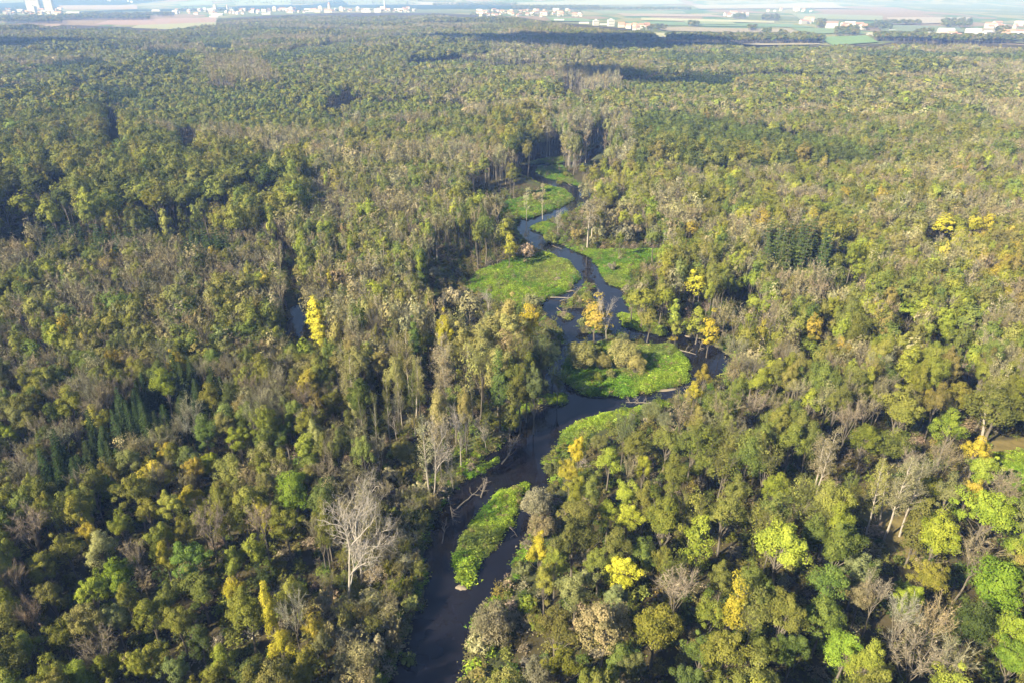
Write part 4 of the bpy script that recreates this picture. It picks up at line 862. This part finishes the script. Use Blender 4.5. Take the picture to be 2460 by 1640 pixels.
for (kind, c), lst in groups_.items():
    mine = [k for k, i in enumerate(lst) if i in own]
    if not mine: continue
    A = np.array([info[i][:2] for i in lst])
    best = {k: (999, 1e9, 0, 0) for k in mine}
    for j, (mx, my, _) in enumerate(MARKS):
        dx, dy = A[:, 0] - mx, A[:, 1] - my
        side = np.where(np.abs(dx) > np.abs(dy), np.where(dx < 0, 0, 1), np.where(dy < 0, 2, 3))
        d = np.hypot(dx, dy)
        for sd_ in range(4):
            m_ = np.nonzero(side == sd_)[0]; m_ = m_[np.argsort(d[m_])]
            for r_, k in enumerate(m_[:14]):
                if k in best and d[k] < 520: best[k] = min(best[k], (r_ + int(d[k] / 130), d[k], j, sd_, r_))
    lone = sorted([k for k in mine if len(best[k]) < 5], key=lambda k: A[k, 0])
    for k in mine:
        b_ = best[k]; what = f"{PAL[c][1]} {NOUN[kind]}"
        if len(b_) < 5: label[lst[k]] = f"{NTH[min(19, lone.index(k))]} {what} from the left {'in its clump' if c == 'la' else 'deep in the wood'}"
        elif b_[4] == 0: label[lst[k]] = f"{what} closest {SIDE[b_[3]]} {MARKS[b_[2]][2]}"
        else: label[lst[k]] = f"{what}, {ORD[min(b_[4], 13)]} {SIDE[b_[3]]} {MARKS[b_[2]][2]}"
        label[lst[k]] = label[lst[k]].replace("blackish green spruce", "dark spruce").replace("olive spruce", "olive conifer")

def ground_z(x, y): return float(terrain(np.array([x]), np.array([y]))[0])
own_l = sorted(own, key=lambda i: trees[i][1])
ZO = terrain(np.array([trees[i][0] for i in own_l]), np.array([trees[i][1] for i in own_l]))
for k, i in enumerate(own_l):
    x, y, h, w, kind, c, mk = trees[i]
    L = PROTO[(kind, 0 if ((y < 200 and not (kind == 'willow' and w < 5.5)) or kind == 'dead') else 1)]; tm, cm, jm, ph, pw = L[int(rng.integers(0, len(L)))]
    e = bpy.data.objects.new(NAME[kind], None); COL.objects.link(e)
    e.location = (x, y, float(ZO[k])); e.rotation_euler = (0, 0, float(rng.uniform(0, 6.28)))
    e.scale = (w / pw, w / pw, h / ph); e.empty_display_size = 0.5
    e["label"] = label[i]; e["category"] = CAT[kind]; e["group"] = GROUP[CAT[kind]] if c != 'la' else 'conifers in the clump beyond the lone yellow tree'
    a = bpy.data.objects.new("trunk", tm); COL.objects.link(a); a.parent = e
    b = bpy.data.objects.new("crown", cm); COL.objects.link(b); b.parent = e
    b["tint"] = tint_of(c, 0.0 if (mk or kind in ('spruce', 'dead')) else .22)

# ------------------------------------------------------------------ the rest of the wood: one mass of instanced trees
def instancer(name, meshes, pos, idx, scl, rot, tint, lbl=None):
    coll = bpy.data.collections.new(name + "_sources")
    for k, me in enumerate(meshes):
        coll.objects.link(bpy.data.objects.new(f"{name}_src_{k:03d}", me))
    me = bpy.data.meshes.new(name); me.vertices.add(len(pos)); me.vertices.foreach_set("co", np.asarray(pos, np.float32).ravel())
    for nm, ty, arr, key in (("pick", 'INT', idx, "value"), ("scl", 'FLOAT_VECTOR', scl, "vector"), ("rot", 'FLOAT_VECTOR', rot, "vector"), ("tint", 'FLOAT_VECTOR', tint, "vector")):
        at = me.attributes.new(nm, ty, 'POINT'); at.data.foreach_set(key, np.asarray(arr, np.int32 if ty == 'INT' else np.float32).ravel())
    o = bpy.data.objects.new(name, me); COL.objects.link(o); o["kind"] = "stuff"
    if lbl: o["label"] = lbl
    g = bpy.data.node_groups.new(name, 'GeometryNodeTree')
    g.interface.new_socket("Geometry", in_out='INPUT', socket_type='NodeSocketGeometry'); g.interface.new_socket("Geometry", in_out='OUTPUT', socket_type='NodeSocketGeometry')
    gi = g.nodes.new("NodeGroupInput"); go = g.nodes.new("NodeGroupOutput")
    ci = g.nodes.new("GeometryNodeCollectionInfo"); ci.inputs["Collection"].default_value = coll; ci.inputs["Separate Children"].default_value = True; ci.inputs["Reset Children"].default_value = True
    ip = g.nodes.new("GeometryNodeInstanceOnPoints"); ip.inputs["Pick Instance"].default_value = True
    def named(nm, ty):
        n = g.nodes.new("GeometryNodeInputNamedAttribute"); n.data_type = ty; n.inputs["Name"].default_value = nm; return n
    a, b, c = named("pick", 'INT'), named("scl", 'FLOAT_VECTOR'), named("rot", 'FLOAT_VECTOR')
    g.links.new(gi.outputs[0], ip.inputs["Points"]); g.links.new(ci.outputs[0], ip.inputs["Instance"])
    g.links.new(a.outputs["Attribute"], ip.inputs["Instance Index"]); g.links.new(b.outputs["Attribute"], ip.inputs["Scale"]); g.links.new(c.outputs["Attribute"], ip.inputs["Rotation"])
    g.links.new(ip.outputs[0], go.inputs[0])
    md = o.modifiers.new("instances", 'NODES'); md.node_group = g
    return o

meshes, start = [], {}
for key, L in PROTO.items():
    if id(L) in start: continue
    start[id(L)] = len(meshes); meshes += [q[2] for q in L]
pos, idx, scl, rot, tint = [], [], [], [], []
rest = [i for i in range(len(trees)) if i not in own]
X = np.array([trees[i][0] for i in rest]); Y = np.array([trees[i][1] for i in rest]); ZR = terrain(X, Y)
for k, i in enumerate(rest):
    x, y, h, w, kind, c, mk = trees[i]
    lod = 0 if y < 180 else (1 if y < 620 else 2)
    if kind == 'willow' and w < 5.5: lod = max(lod, 1)
    L = PROTO[(kind, lod)]; j = int(rng.integers(0, len(L))); ph, pw = L[j][3], L[j][4]
    pos.append((x, y, ZR[k])); idx.append(start[id(L)] + j); scl.append((w / pw, w / pw, h / ph)); rot.append((0, 0, rng.uniform(0, 6.28))); tint.append(tint_of(c, 0.0 if kind in ('spruce', 'dead') else .20))
instancer("forest", meshes, pos, idx, scl, rot, tint, "autumn flood plain wood stretching to the far plain")
print("TREES", len(trees), "own", len(own))

# low growth under the trees, and the tall herbs of the meadows
def low_growth():
    P = scatter(50, 420, 3.4, 40); x, y = P[:, 0], P[:, 1]
    ok = (river_sd(x, y) > 0.8) & ~any_in(MEADOWS_G, x, y) & ~any_in(LITTER_G, x, y); P = P[ok]
    z = terrain(P[:, 0], P[:, 1]); sd = river_sd(P[:, 0], P[:, 1])
    ms = []
    for i in range(4):
        C = herb(500 + i, 2.2, 130, 1.5, .5); T2, C2 = bare(520 + i, 3.6, 2.6, 1); twigs(C, *[np.concatenate(C2.V).reshape(-1, 3, 3)[:, k] for k in (0, 2)], np.full(len(np.concatenate(C2.V)) // 3, .05), np.random.default_rng(i)); ms.append(C.mesh("undergrowth", M_LEAF))
    n = len(P); s = rng.uniform(.55, 1.25, n)
    cols = [('ol', .3), ('br', .2), ('g', .15), ('gb', .25), ('dg', .1)]
    ch = rng.choice(len(cols), n, p=[c[1] for c in cols])
    tn = [tint_of('bg' if (sd[k] < 7 and rng.uniform() < .2) else cols[ch[k]][0]) for k in range(n)]
    q = np.concatenate([np.stack([rng.uniform(min(a for a, _ in p_), max(a for a, _ in p_), 60), rng.uniform(min(b for _, b in p_), max(b for _, b in p_), 60)], 1)[: int(min(30, (max(a for a, _ in p_) - min(a for a, _ in p_)) * (max(b for _, b in p_) - min(b for _, b in p_)) / 70) if j_ not in (9, 12) else 3)] for j_, p_ in enumerate(MEADOWS_G)])
    q = q[any_in(MEADOWS_G, q[:, 0], q[:, 1]) & (river_sd(q[:, 0], q[:, 1]) > .8)]
    P = np.concatenate([P, q]); z = np.concatenate([z, terrain(q[:, 0], q[:, 1])]); s = np.concatenate([s, rng.uniform(.5, 1.1, len(q))]); n = len(P)
    tn += [tint_of(('gg', 'ol', 'g', 'tn')[int(rng.integers(0, 4))]) for _ in range(len(q))]
    instancer("undergrowth", ms, np.stack([P[:, 0], P[:, 1], z - .1], 1), rng.integers(0, 4, n), np.stack([s, s, s * rng.uniform(.6, 1.1, n)], 1), np.stack([0 * s, 0 * s, rng.uniform(0, 6.28, n)], 1), tn)
low_growth()

def meadow_herbs():
    P = []
    for poly in MEADOWS_G:
        xs = [a for a, _ in poly]; ys = [b for _, b in poly]
        A = (max(xs) - min(xs)) * (max(ys) - min(ys)); far = min(ys) > 330
        n = int(A * (0.9 if far else 2.4))
        q = np.stack([rng.uniform(min(xs), max(xs), n), rng.uniform(min(ys), max(ys), n)], 1)
        P.append(q[inside(poly, q[:, 0], q[:, 1])])
    # river banks
    q = np.stack([rng.uniform(-60, 130, 60000), rng.uniform(75, 480, 60000)], 1); sd = river_sd(q[:, 0], q[:, 1]); P.append(q[(sd > .5) & (sd < 3.5)])
    P = np.concatenate(P); sd = river_sd(P[:, 0], P[:, 1]); P = P[sd > 0.4]
    n = len(P); z = terrain(P[:, 0], P[:, 1])
    ms = [herb(600 + i).mesh("herb", M_LEAF) for i in range(4)]
    pt = vnoise(P[:, 0], P[:, 1], 7, 101); pt2 = vnoise(P[:, 0], P[:, 1], 3, 103)
    s = (0.45 + .8 * pt2) * rng.uniform(.7, 1.3, n)
    pt = np.clip((pt - .5) * 1.8 + .5, 0, 1); pt3 = np.clip((vnoise(P[:, 0], P[:, 1], 13, 105) - .6) * 3, 0, .45)[:, None]
    base = np.array([0.105, 0.215, 0.020])[None] * (1 - pt[:, None]) + np.array([0.20, 0.285, 0.030])[None] * pt[:, None]
    base = base * (1 - pt3) + np.array([[0.17, 0.165, 0.06]]) * pt3
    mea = any_in(MEADOWS_G, P[:, 0], P[:, 1])
    tan = (rng.uniform(size=n) < np.where(mea, .08, .6))[:, None]
    tn = np.where(tan, np.where(mea[:, None], np.array([[0.22, 0.19, 0.07]]), np.array([[0.13, 0.12, 0.05]])), base) * np.exp(rng.normal(size=(n, 1)) * .22)
    instancer("meadow_grass", ms, np.stack([P[:, 0], P[:, 1], z - .05], 1), rng.integers(0, 4, n), np.stack([s * 1.2, s * 1.2, s], 1), np.stack([0 * s, 0 * s, rng.uniform(0, 6.28, n)], 1), tn, "lush green herbs and grass on the river meadows")
    print("herbs", n)
meadow_herbs()

# ------------------------------------------------------------------ driftwood, logs and bars in the river
def log_thing(name, lbl, a, b, rad_, seed, branches=6, z0=-0.55, z1=-0.3, cat="log", grp=None):
    r = np.random.default_rng(seed); rad = rad_ * .75
    p0 = np.array([*[float(q) for q in ground(*a)], z0]); p1 = np.array([*[float(q) for q in ground(*b)], z1])
    L = np.linalg.norm(p1 - p0); g = Geo(); gb = Geo()
    pts = bend(p0, p1, r, 8, .10); pts[:, 2] = np.linspace(z0, z1, 8) + r.normal(size=8) * .06
    tube(g, pts - p0, np.linspace(rad, rad * .35, 8), 7)
    for i in range(branches):
        f = r.uniform(.35, 1); q = (pts[int(f * 7)] - p0); d = unit((p1 - p0) / L * .6 + r.normal(size=3) * .7); d[2] = abs(d[2]) * .7 + .1
        e = q + d * L * r.uniform(.12, .35)
        tube(gb, bend(q, e, r, 4, .15), np.linspace(rad * .35, .015, 4), 4)
        for k in range(3):
            s = q + (e - q) * r.uniform(.4, 1); tube(gb, np.array([s, s + unit(d + r.normal(size=3) * .6) * L * .1]), np.array([.03, .008]), 3)
    o = bpy.data.objects.new(name, None); COL.objects.link(o); o.location = p0; o["label"] = lbl; o["category"] = cat
    if grp: o["group"] = grp
    for nm, gg in (("stem", g), ("branches", gb)):
        if gg.V:
            c = bpy.data.objects.new(nm, gg.mesh(nm, M_LOG)); COL.objects.link(c); c.parent = o
G_ = "driftwood and fallen trees in the river"
log_thing("fallen_log", "long pale log lying across the side channel at the log jam", (1322, 713), (1385, 720), .34, 1, 3, -.2, .3, "log", G_)
log_thing("fallen_log", "shorter log below the long one at the log jam", (1345, 722), (1392, 716), .26, 2, 4, -.3, .4, "log", G_)
log_thing("uprooted_stump", "tangled root stump at the far end of the log jam", (1378, 708), (1392, 698), .4, 3, 14, -.3, 1.2, "stump", G_)
log_thing("fallen_log", "small log beside the two grassy islets", (1338, 738), (1350, 750), .2, 4, 3, -.3, .1, "log", G_)
log_thing("fallen_tree", "bleached fallen tree with many branches off the grassy point", (1575, 965), (1505, 968), .36, 5, 16, -.2, .4, "fallen tree", G_)
log_thing("fallen_log", "white curved log on the shore of the river loop", (1614, 834), (1672, 853), .34, 6, 2, -.2, -.1, "log", G_)
log_thing("fallen_tree", "grey branchy tree fallen into the bend by the yellow trees", (1690, 815), (1680, 840), .2, 7, 10, .2, -.3, "fallen tree", G_)
log_thing("fallen_log", "thin bleached log reaching off the island into the channel", (1218, 1256), (1243, 1283), .16, 8, 4, .2, -.3, "log", G_)
log_thing("fallen_log", "slanting log off the left bank beside the white trunks", (1098, 1218), (1160, 1165), .22, 9, 5, -.2, -.4, "log", G_)
log_thing("fallen_tree", "broken brushy snag leaning into the river from the left bank", (1078, 1200), (1092, 1255), .22, 10, 14, .9, -.4, "fallen tree", G_)
log_thing("fallen_tree", "driftwood tangle in midstream above the island", (1155, 1190), (1172, 1150), .25, 11, 16, -.3, .3, "driftwood", G_)
log_thing("fallen_log", "sunken branch at the foot of the left bank by the island", (1062, 1300), (1072, 1240), .18, 12, 6, -.4, -.3, "log", G_)
log_thing("fallen_tree", "grey brushy tree leaning over the dark bank opposite the point", (1205, 1118), (1240, 1062), .25, 13, 18, .6, 2.6, "fallen tree", G_)
log_thing("fallen_log", "thin pole lying in the water by the upper dark bush", (1328, 589), (1352, 597), .16, 14, 1, -.3, -.5, "log", G_)
log_thing("fallen_log", "pale log on the bank of the far bend", (1365, 441), (1375, 448), .25, 15, 1, -.1, 0, "log", G_)

def bar(name, lbl, cx, cy, rx, ry, hgt, seed, rot=0.0):
    r = np.random.default_rng(seed); n, k = 28, 6
    x0, y0 = [float(q) for q in ground(cx, cy)]
    V, F, S = [], [], []
    for i in range(k):
        f = 1 - i / k
        for j in range(n):
            a = j / n * 6.283; rr = 1 + .2 * math.sin(2 * a + seed) + .12 * math.sin(5 * a + seed * 2)
            px, py = math.cos(a) * rx * f * rr, math.sin(a) * ry * f * rr
            V.append((px * math.cos(rot) - py * math.sin(rot), px * math.sin(rot) + py * math.cos(rot), hgt * (1 - f * f) + r.normal() * .03 - .3 * (i == 0)))
    V.append((0, 0, hgt))
    for i in range(k - 1):
        for j in range(n): F += [i * n + j, i * n + (j + 1) % n, (i + 1) * n + (j + 1) % n, (i + 1) * n + j]; S.append(4)
    for j in range(n): F += [(k - 1) * n + j, (k - 1) * n + (j + 1) % n, k * n]; S.append(3)
    o = bpy.data.objects.new(name, mesh_from(name, np.array(V), F, S, [M_SAND], smooth=True)); COL.objects.link(o); o.location = (x0, y0, -.8); o["kind"] = "structure"; o["label"] = lbl
bar("sand_bar", "pale sandy shore beside the log jam", 1362, 696, 3.0, 1.2, .35, 1, .3)
bar("sand_bar", "sandy lower tip of the river island", 1108, 1404, 1.2, 1.0, .4, 2)
bar("sand_bar", "bare sand strip in the large meadow", 1225, 702, 9, 1.6, .95, 3)
bar("mud_bank", "grey mud bank in the shaded pool", 1180, 640, 8, 2.2, 1.1, 4, .3)
bar("sand_bar", "sandy rim of the river loop", 1600, 931, 5, .7, .3, 5, .15)
bar("sand_bar", "sandy shore under the yellow bank trees", 1668, 806, 4, .8, .35, 6, -.4)

# ------------------------------------------------------------------ town and villages on the plain
M_WALL = {'white': noisy("white_render", (.42, .415, .40), (.52, .51, .49), .3), 'cream': noisy("cream_render", (.48, .44, .36), (.56, .52, .44), .3), 'grey': noisy("grey_concrete", (.42, .42, .42), (.5, .5, .5), .3)}
M_ROOF = {'red': noisy("red_roof_tiles", (.36, .19, .14), (.46, .27, .2), .6), 'brown': noisy("brown_roof_tiles", (.2, .13, .1), (.28, .19, .14), .6), 'grey': noisy("grey_metal_roof", (.45, .46, .48), (.58, .59, .6), .4)}
M_GLASS = noisy("dark_window_glass", (.03, .04, .05), (.06, .07, .09), .5, .15, spec=.5)

def box_geo(g, x0, x1, y0, y1, z0, z1):
    V = [(x0, y0, z0), (x1, y0, z0), (x1, y1, z0), (x0, y1, z0), (x0, y0, z1), (x1, y0, z1), (x1, y1, z1), (x0, y1, z1)]
    g.add(V, [(0, 3, 2, 1), (4, 5, 6, 7), (0, 1, 5, 4), (1, 2, 6, 5), (2, 3, 7, 6), (3, 0, 4, 7)], 4)
def house_meshes(l, w, e, r_):
    g = Geo(); x, y = l / 2, w / 2
    g.add([(-x, -y, -1), (x, -y, -1), (x, y, -1), (-x, y, -1), (-x, -y, e), (x, -y, e), (x, y, e), (-x, y, e), (-x, 0, e + r_), (x, 0, e + r_)], [(0, 1, 5, 4), (2, 3, 7, 6)], 4)
    g.add([(x, -y, -1), (x, y, -1), (x, y, e), (x, 0, e + r_), (x, -y, e)], [(0, 1, 2, 3, 4)], 5); g.add([(-x, y, -1), (-x, -y, -1), (-x, -y, e), (-x, 0, e + r_), (-x, y, e)], [(0, 1, 2, 3, 4)], 5)
    q = Geo(); o = .5; t = .25; k = r_ / y
    for s in (-1, 1):
        a = [(-x - o, s * (y + o), e - o * k + .05), (x + o, s * (y + o), e - o * k + .05), (x + o, 0, e + r_ + .05), (-x - o, 0, e + r_ + .05)]
        b = [(p[0], p[1], p[2] + t) for p in a]
        q.add(a + b, [(0, 1, 2, 3), (4, 5, 6, 7), (0, 1, 5, 4), (1, 2, 6, 5), (2, 3, 7, 6), (3, 0, 4, 7)], 4)
    return g, q
HOUSES = {}
for sz, (l, w, e, r_) in {'s': (12, 9, 5.5, 4), 'm': (16, 11, 8, 4.5), 'l': (30, 13, 12, 3.5), 'hall': (60, 24, 8, 3)}.items():
    g, q = house_meshes(l, w, e, r_)
    for wc in M_WALL:
        for rc_ in M_ROOF: HOUSES[(sz, wc, rc_)] = (g.mesh("walls", M_WALL[wc]), q.mesh("roof", M_ROOF[rc_]))
def house(px, py, sz, wc, rc_, lbl, grp, rz=None, scale=1.0, name="house", cat="house"):
    x, y = [float(q) for q in ground(px, py)]
    e = bpy.data.objects.new(name, None); COL.objects.link(e); e.location = (x, y, ground_z(x, y) + .3); e.rotation_euler = (0, 0, float(rng.uniform(-.5, .5)) if rz is None else rz); e.scale = (scale,) * 3
    e["label"] = lbl; e["category"] = cat; e["group"] = grp
    for nm, me in zip(("walls", "roof"), HOUSES[(sz, wc, rc_)]):
        c = bpy.data.objects.new(nm, me); COL.objects.link(c); c.parent = e
SETTLE = [  # box in the photo, number, words
    ((10, 25, 150, 39), 34, "the silos at the far left", "houses below the silos"), ((420, 25, 620, 37), 44, "the left end of the far town", "houses of the far town, left end"), ((620, 25, 820, 33), 42, "the middle of the far town", "houses of the far town, middle"),
    ((820, 22, 1000, 31), 30, "the tall chimney of the far town", "houses by the tall chimney"), ((1140, 27, 1400, 42), 60, "the red-roofed village on the plain", "houses of the red-roofed village"), ((1490, 64, 1560, 74), 10, "the hamlet at the edge of the wood", "houses of the hamlet at the wood edge"),
    ((1728, 36, 1800, 42), 16, "the pale village row on the plain", "houses of the pale village row"), ((1920, 54, 1955, 61), 8, "the farm left of the round copse", "houses left of the round copse"), ((1990, 64, 2075, 72), 12, "the village right of the round copse", "houses right of the round copse"),
    ((2235, 86, 2450, 95), 24, "the row above the green field", "houses of the row above the green field"), ((2375, 62, 2460, 70), 12, "the white sheds at the right edge", "houses at the right edge"), ((205, 9, 320, 14), 10, "the hamlet behind brown fields", "houses of the hamlet behind the brown fields"), ((1835, 18, 1960, 30), 10, "the faint village under the hill", "houses of the faint village"),
]
WN = {'white': 'white', 'cream': 'cream', 'grey': 'grey'}; SN = {'s': 'small', 'm': 'mid-sized', 'l': 'long'}
for (x0, y0, x1, y1), n, where, grp in SETTLE:
    seen = {}
    for px in sorted(rng.uniform(x0, x1, n)):
        sz = 'smmsl'[int(rng.integers(0, 5))]; wc = ('white', 'white', 'white', 'cream')[int(rng.integers(0, 4))]; rc_ = ('red', 'red', 'brown', 'grey')[int(rng.integers(0, 4))]
        k = seen.get((sz, wc, rc_), 0); seen[(sz, wc, rc_)] = k + 1
        house(px, rng.uniform(y0, y1), sz, wc, rc_, f"{NTH[min(k, 19)]} {SN[sz]} {WN[wc]} {rc_}-roofed house from left by {where}", grp, scale=float(rng.uniform(.9, 1.3)))
for px, py, sc, lbl in ((118, 32, 1.6, "long white hall in front of the silos"), (178, 35, 1.5, "long white shed right of the silos"), (376, 28, 1.1, "white hall alone at the edge of the far trees"), (523, 38, 1.2, "large white factory hall before the far town"), (515, 43, .9, "low white hall nearest the brown field"), (1343, 52, .9, "white shed row below the red-roofed village"), (1403, 58, .8, "long white barn left of the white cubes"),
                        (1450, 61, .6, "low white link building between the white cubes"), (1748, 96, .4, "white angular barn at the edge of the wood"), (2060, 70, .8, "white hall right of the round copse"), (2143, 75, .4, "lone white barn on the right plain"), (2088, 84, .3, "small white shed on the green plain"), (2400, 66, .9, "long white shed at the right edge"), (640, 36, 1.0, "white hall in the middle of the far town"), (880, 31, 1.2, "white hall left of the tall chimney"), (960, 27, 1.6, "long pale hall right of the tall chimney")):
    house(px, py, 'hall', 'white', 'grey', lbl, "white halls and barns on the plain", rz=float(rng.uniform(-.15, .15)), scale=sc * .75, name="hall", cat="hall")

def tower(name, lbl, cat, px, py, w, d, h, wall='white', kind='block', rz=0.0):
    x, y = [float(q) for q in ground(px, py)]
    e = bpy.data.objects.new(name, None); COL.objects.link(e); e.location = (x, y, ground_z(x, y)); e["label"] = lbl; e["category"] = cat; e.rotation_euler = (0, 0, rz)
    def part(nm, g, m_):
        c = bpy.data.objects.new(nm, g.mesh(nm, m_)); COL.objects.link(c); c.parent = e
    if kind == 'block':
        g = Geo(); box_geo(g, -w / 2, w / 2, -d / 2, d / 2, -1, h); part("walls", g, M_WALL[wall])
        g = Geo(); box_geo(g, -w / 2 - .4, w / 2 + .4, -d / 2 - .4, d / 2 + .4, h + .01, h + 1.2); box_geo(g, -w / 6, w / 6, -d / 4, d / 4, h + 1.21, h + 5); part("roof", g, M_ROOF['grey'])
        nr = max(2, int(h / 9))
        for i in range(nr):
            z = h * (i + .55) / nr; g = Geo(); box_geo(g, -w / 2 + 1.2, w / 2 - 1.2, -d / 2 - .06, -d / 2 + .2, z, z + 1.1); part("window_band", g, M_GLASS)
    else:
        g = Geo(); tube(g, np.array([(0, 0, -1), (0, 0, h * .5), (0, 0, h)]), np.array([w / 2, w / 2 * .85, w / 2 * .7]), 14); part("shaft", g, M_WALL[wall])
        g = Geo(); tube(g, np.array([(0, 0, h), (0, 0, h + 1.5)]), np.array([w / 2 * .8, w / 2 * .8]), 14); part("rim", g, M_WALL['grey'])
        if kind == 'spire':
            g = Geo(); tube(g, np.array([(0, 0, h + 1.5), (0, 0, h + h * .5)]), np.array([w / 2 * .9, .05]), 8); part("spire", g, M_ROOF['red'])
tower("silo_block", "broad white silo block, left of the far pair", "silo", 84, 26, 78, 30, 62, rz=.15)
tower("silo_block", "narrower white silo block, right of the far pair", "silo", 122, 31, 44, 28, 66, rz=.15)
tower("silo_annex", "lower grey-fronted building before the left silo block", "building", 80, 33, 40, 26, 34, 'grey')
tower("apartment_tower", "slim white tower block above the far town halls", "tower", 518, 29, 16, 16, 36)
tower("church", "white church tower with pointed spire in the far town", "church", 547, 25, 14, 14, 22, kind='spire')
tower("factory_chimney", "tall thin white chimney rising over the far town", "chimney", 925, 27, 9, 9, 66, kind='shaft')
tower("church", "pale twin-stage church tower in the middle of the far town", "church", 792, 26, 22, 22, 34, 'cream', 'spire')
tower("white_block", "bright white cube building, left of the pair at the wood edge", "building", 1431, 62, 20, 18, 16, rz=.1)
tower("white_block", "larger bright white cube building, right of the pair at the wood edge", "building", 1467, 64, 22, 20, 20, rz=.1)
for k, (px, py, h) in enumerate(((770, 27, 26), (820, 28, 24), (700, 28, 22), (660, 28, 24), (860, 28, 24))):
    tower("apartment_block", ["white apartment block left of the pale church", "white apartment block right of the pale church", "white apartment block in the middle of the far town", "white apartment block before the middle of the far town", "white apartment block left of the chimney halls"][k], "building", px, py, 22, 14, h, 'cream' if k % 2 else 'white')

# ------------------------------------------------------------------ clouds overhead (their shadows lie on the far wood)
m, t, out = new_mat("cloud_vapour"); M_CLOUD = m
d = N(t, "ShaderNodeBsdfDiffuse"); d.inputs[0].default_value = (.9, .9, .9, 1); t.links.new(d.outputs[0], out.inputs[0])
def cloud(px, py, rx, ry, seed, lbl):
    """a flat-based cumulus whose shadow falls on the given spot of the ground"""
    r = np.random.default_rng(seed); alt = 1400.0
    x, y = [float(q) for q in ground(px, py)]
    off = alt / math.tan(SUN_EL)
    x -= math.cos(SUN_AZ) * off; y -= math.sin(SUN_AZ) * off
    g = Geo()
    for k in range(16):
        a = k * 2.399; s = math.sqrt((k + .5) / 16)
        cx, cy = math.cos(a) * s * rx * .75, math.sin(a) * s * ry * .75; R = r.uniform(.3, .5) * min(rx, ry) * 1.2
        th = np.linspace(0, np.pi, 10); ph = np.linspace(0, 2 * np.pi, 16, endpoint=False)
        T_, P_ = np.meshgrid(th, ph, indexing='ij')
        bump = 1 + .12 * np.sin(5 * P_ + k) * np.sin(3 * T_ + k)
        V = np.stack([cx + R * rx / ry * .6 * bump * np.sin(T_) * np.cos(P_), cy + R * bump * np.sin(T_) * np.sin(P_), np.maximum(R * .6 * bump * np.cos(T_), -.05 * R)], -1).reshape(-1, 3)
        F = [(i * 16 + j, i * 16 + (j + 1) % 16, (i + 1) * 16 + (j + 1) % 16, (i + 1) * 16 + j) for i in range(9) for j in range(16)]
        g.add(V, F, 4)
    o = bpy.data.objects.new("cloud", g.mesh("cloud", M_CLOUD, True)); COL.objects.link(o); o.location = (x, y, alt); o["kind"] = "stuff"; o["label"] = lbl
cloud(1430, 113, 330, 240, 1, "cumulus cloud that shades the far wood")
cloud(1140, 102, 190, 70, 2, "small cloud that shades the far wood")
cloud(1470, 196, 62, 70, 3, "cloud scrap that shades the middle wood")
cloud(1580, 206, 60, 28, 4, "cloud scrap beside the middle shadow")
cloud(1760, 121, 230, 50, 5, "cloud that shades the edge of the wood")
cloud(2230, 122, 200, 55, 6, "cloud that shades the edge of the wood on the right")
cloud(60, 120, 260, 130, 7, "cloud that shades the wood on the left")

# ------------------------------------------------------------------ haze
hz = Geo(); box_geo(hz, -60000, 60000, -20000, 60000, -30, 900)
m = bpy.data.materials.new("haze"); m.use_nodes = True; t = m.node_tree; t.nodes.clear()
out = t.nodes.new("ShaderNodeOutputMaterial"); pv = t.nodes.new("ShaderNodeVolumePrincipled")
pv.inputs["Color"].default_value = (0.27, 0.45, 1.0, 1); pv.inputs["Absorption Color"].default_value = (1, 1, 1, 1); pv.inputs["Density"].default_value = 0.00017; pv.inputs["Anisotropy"].default_value = 0.0
t.links.new(pv.outputs[0], out.inputs["Volume"])
o = bpy.data.objects.new("haze", hz.mesh("haze", m)); COL.objects.link(o); o["kind"] = "stuff"
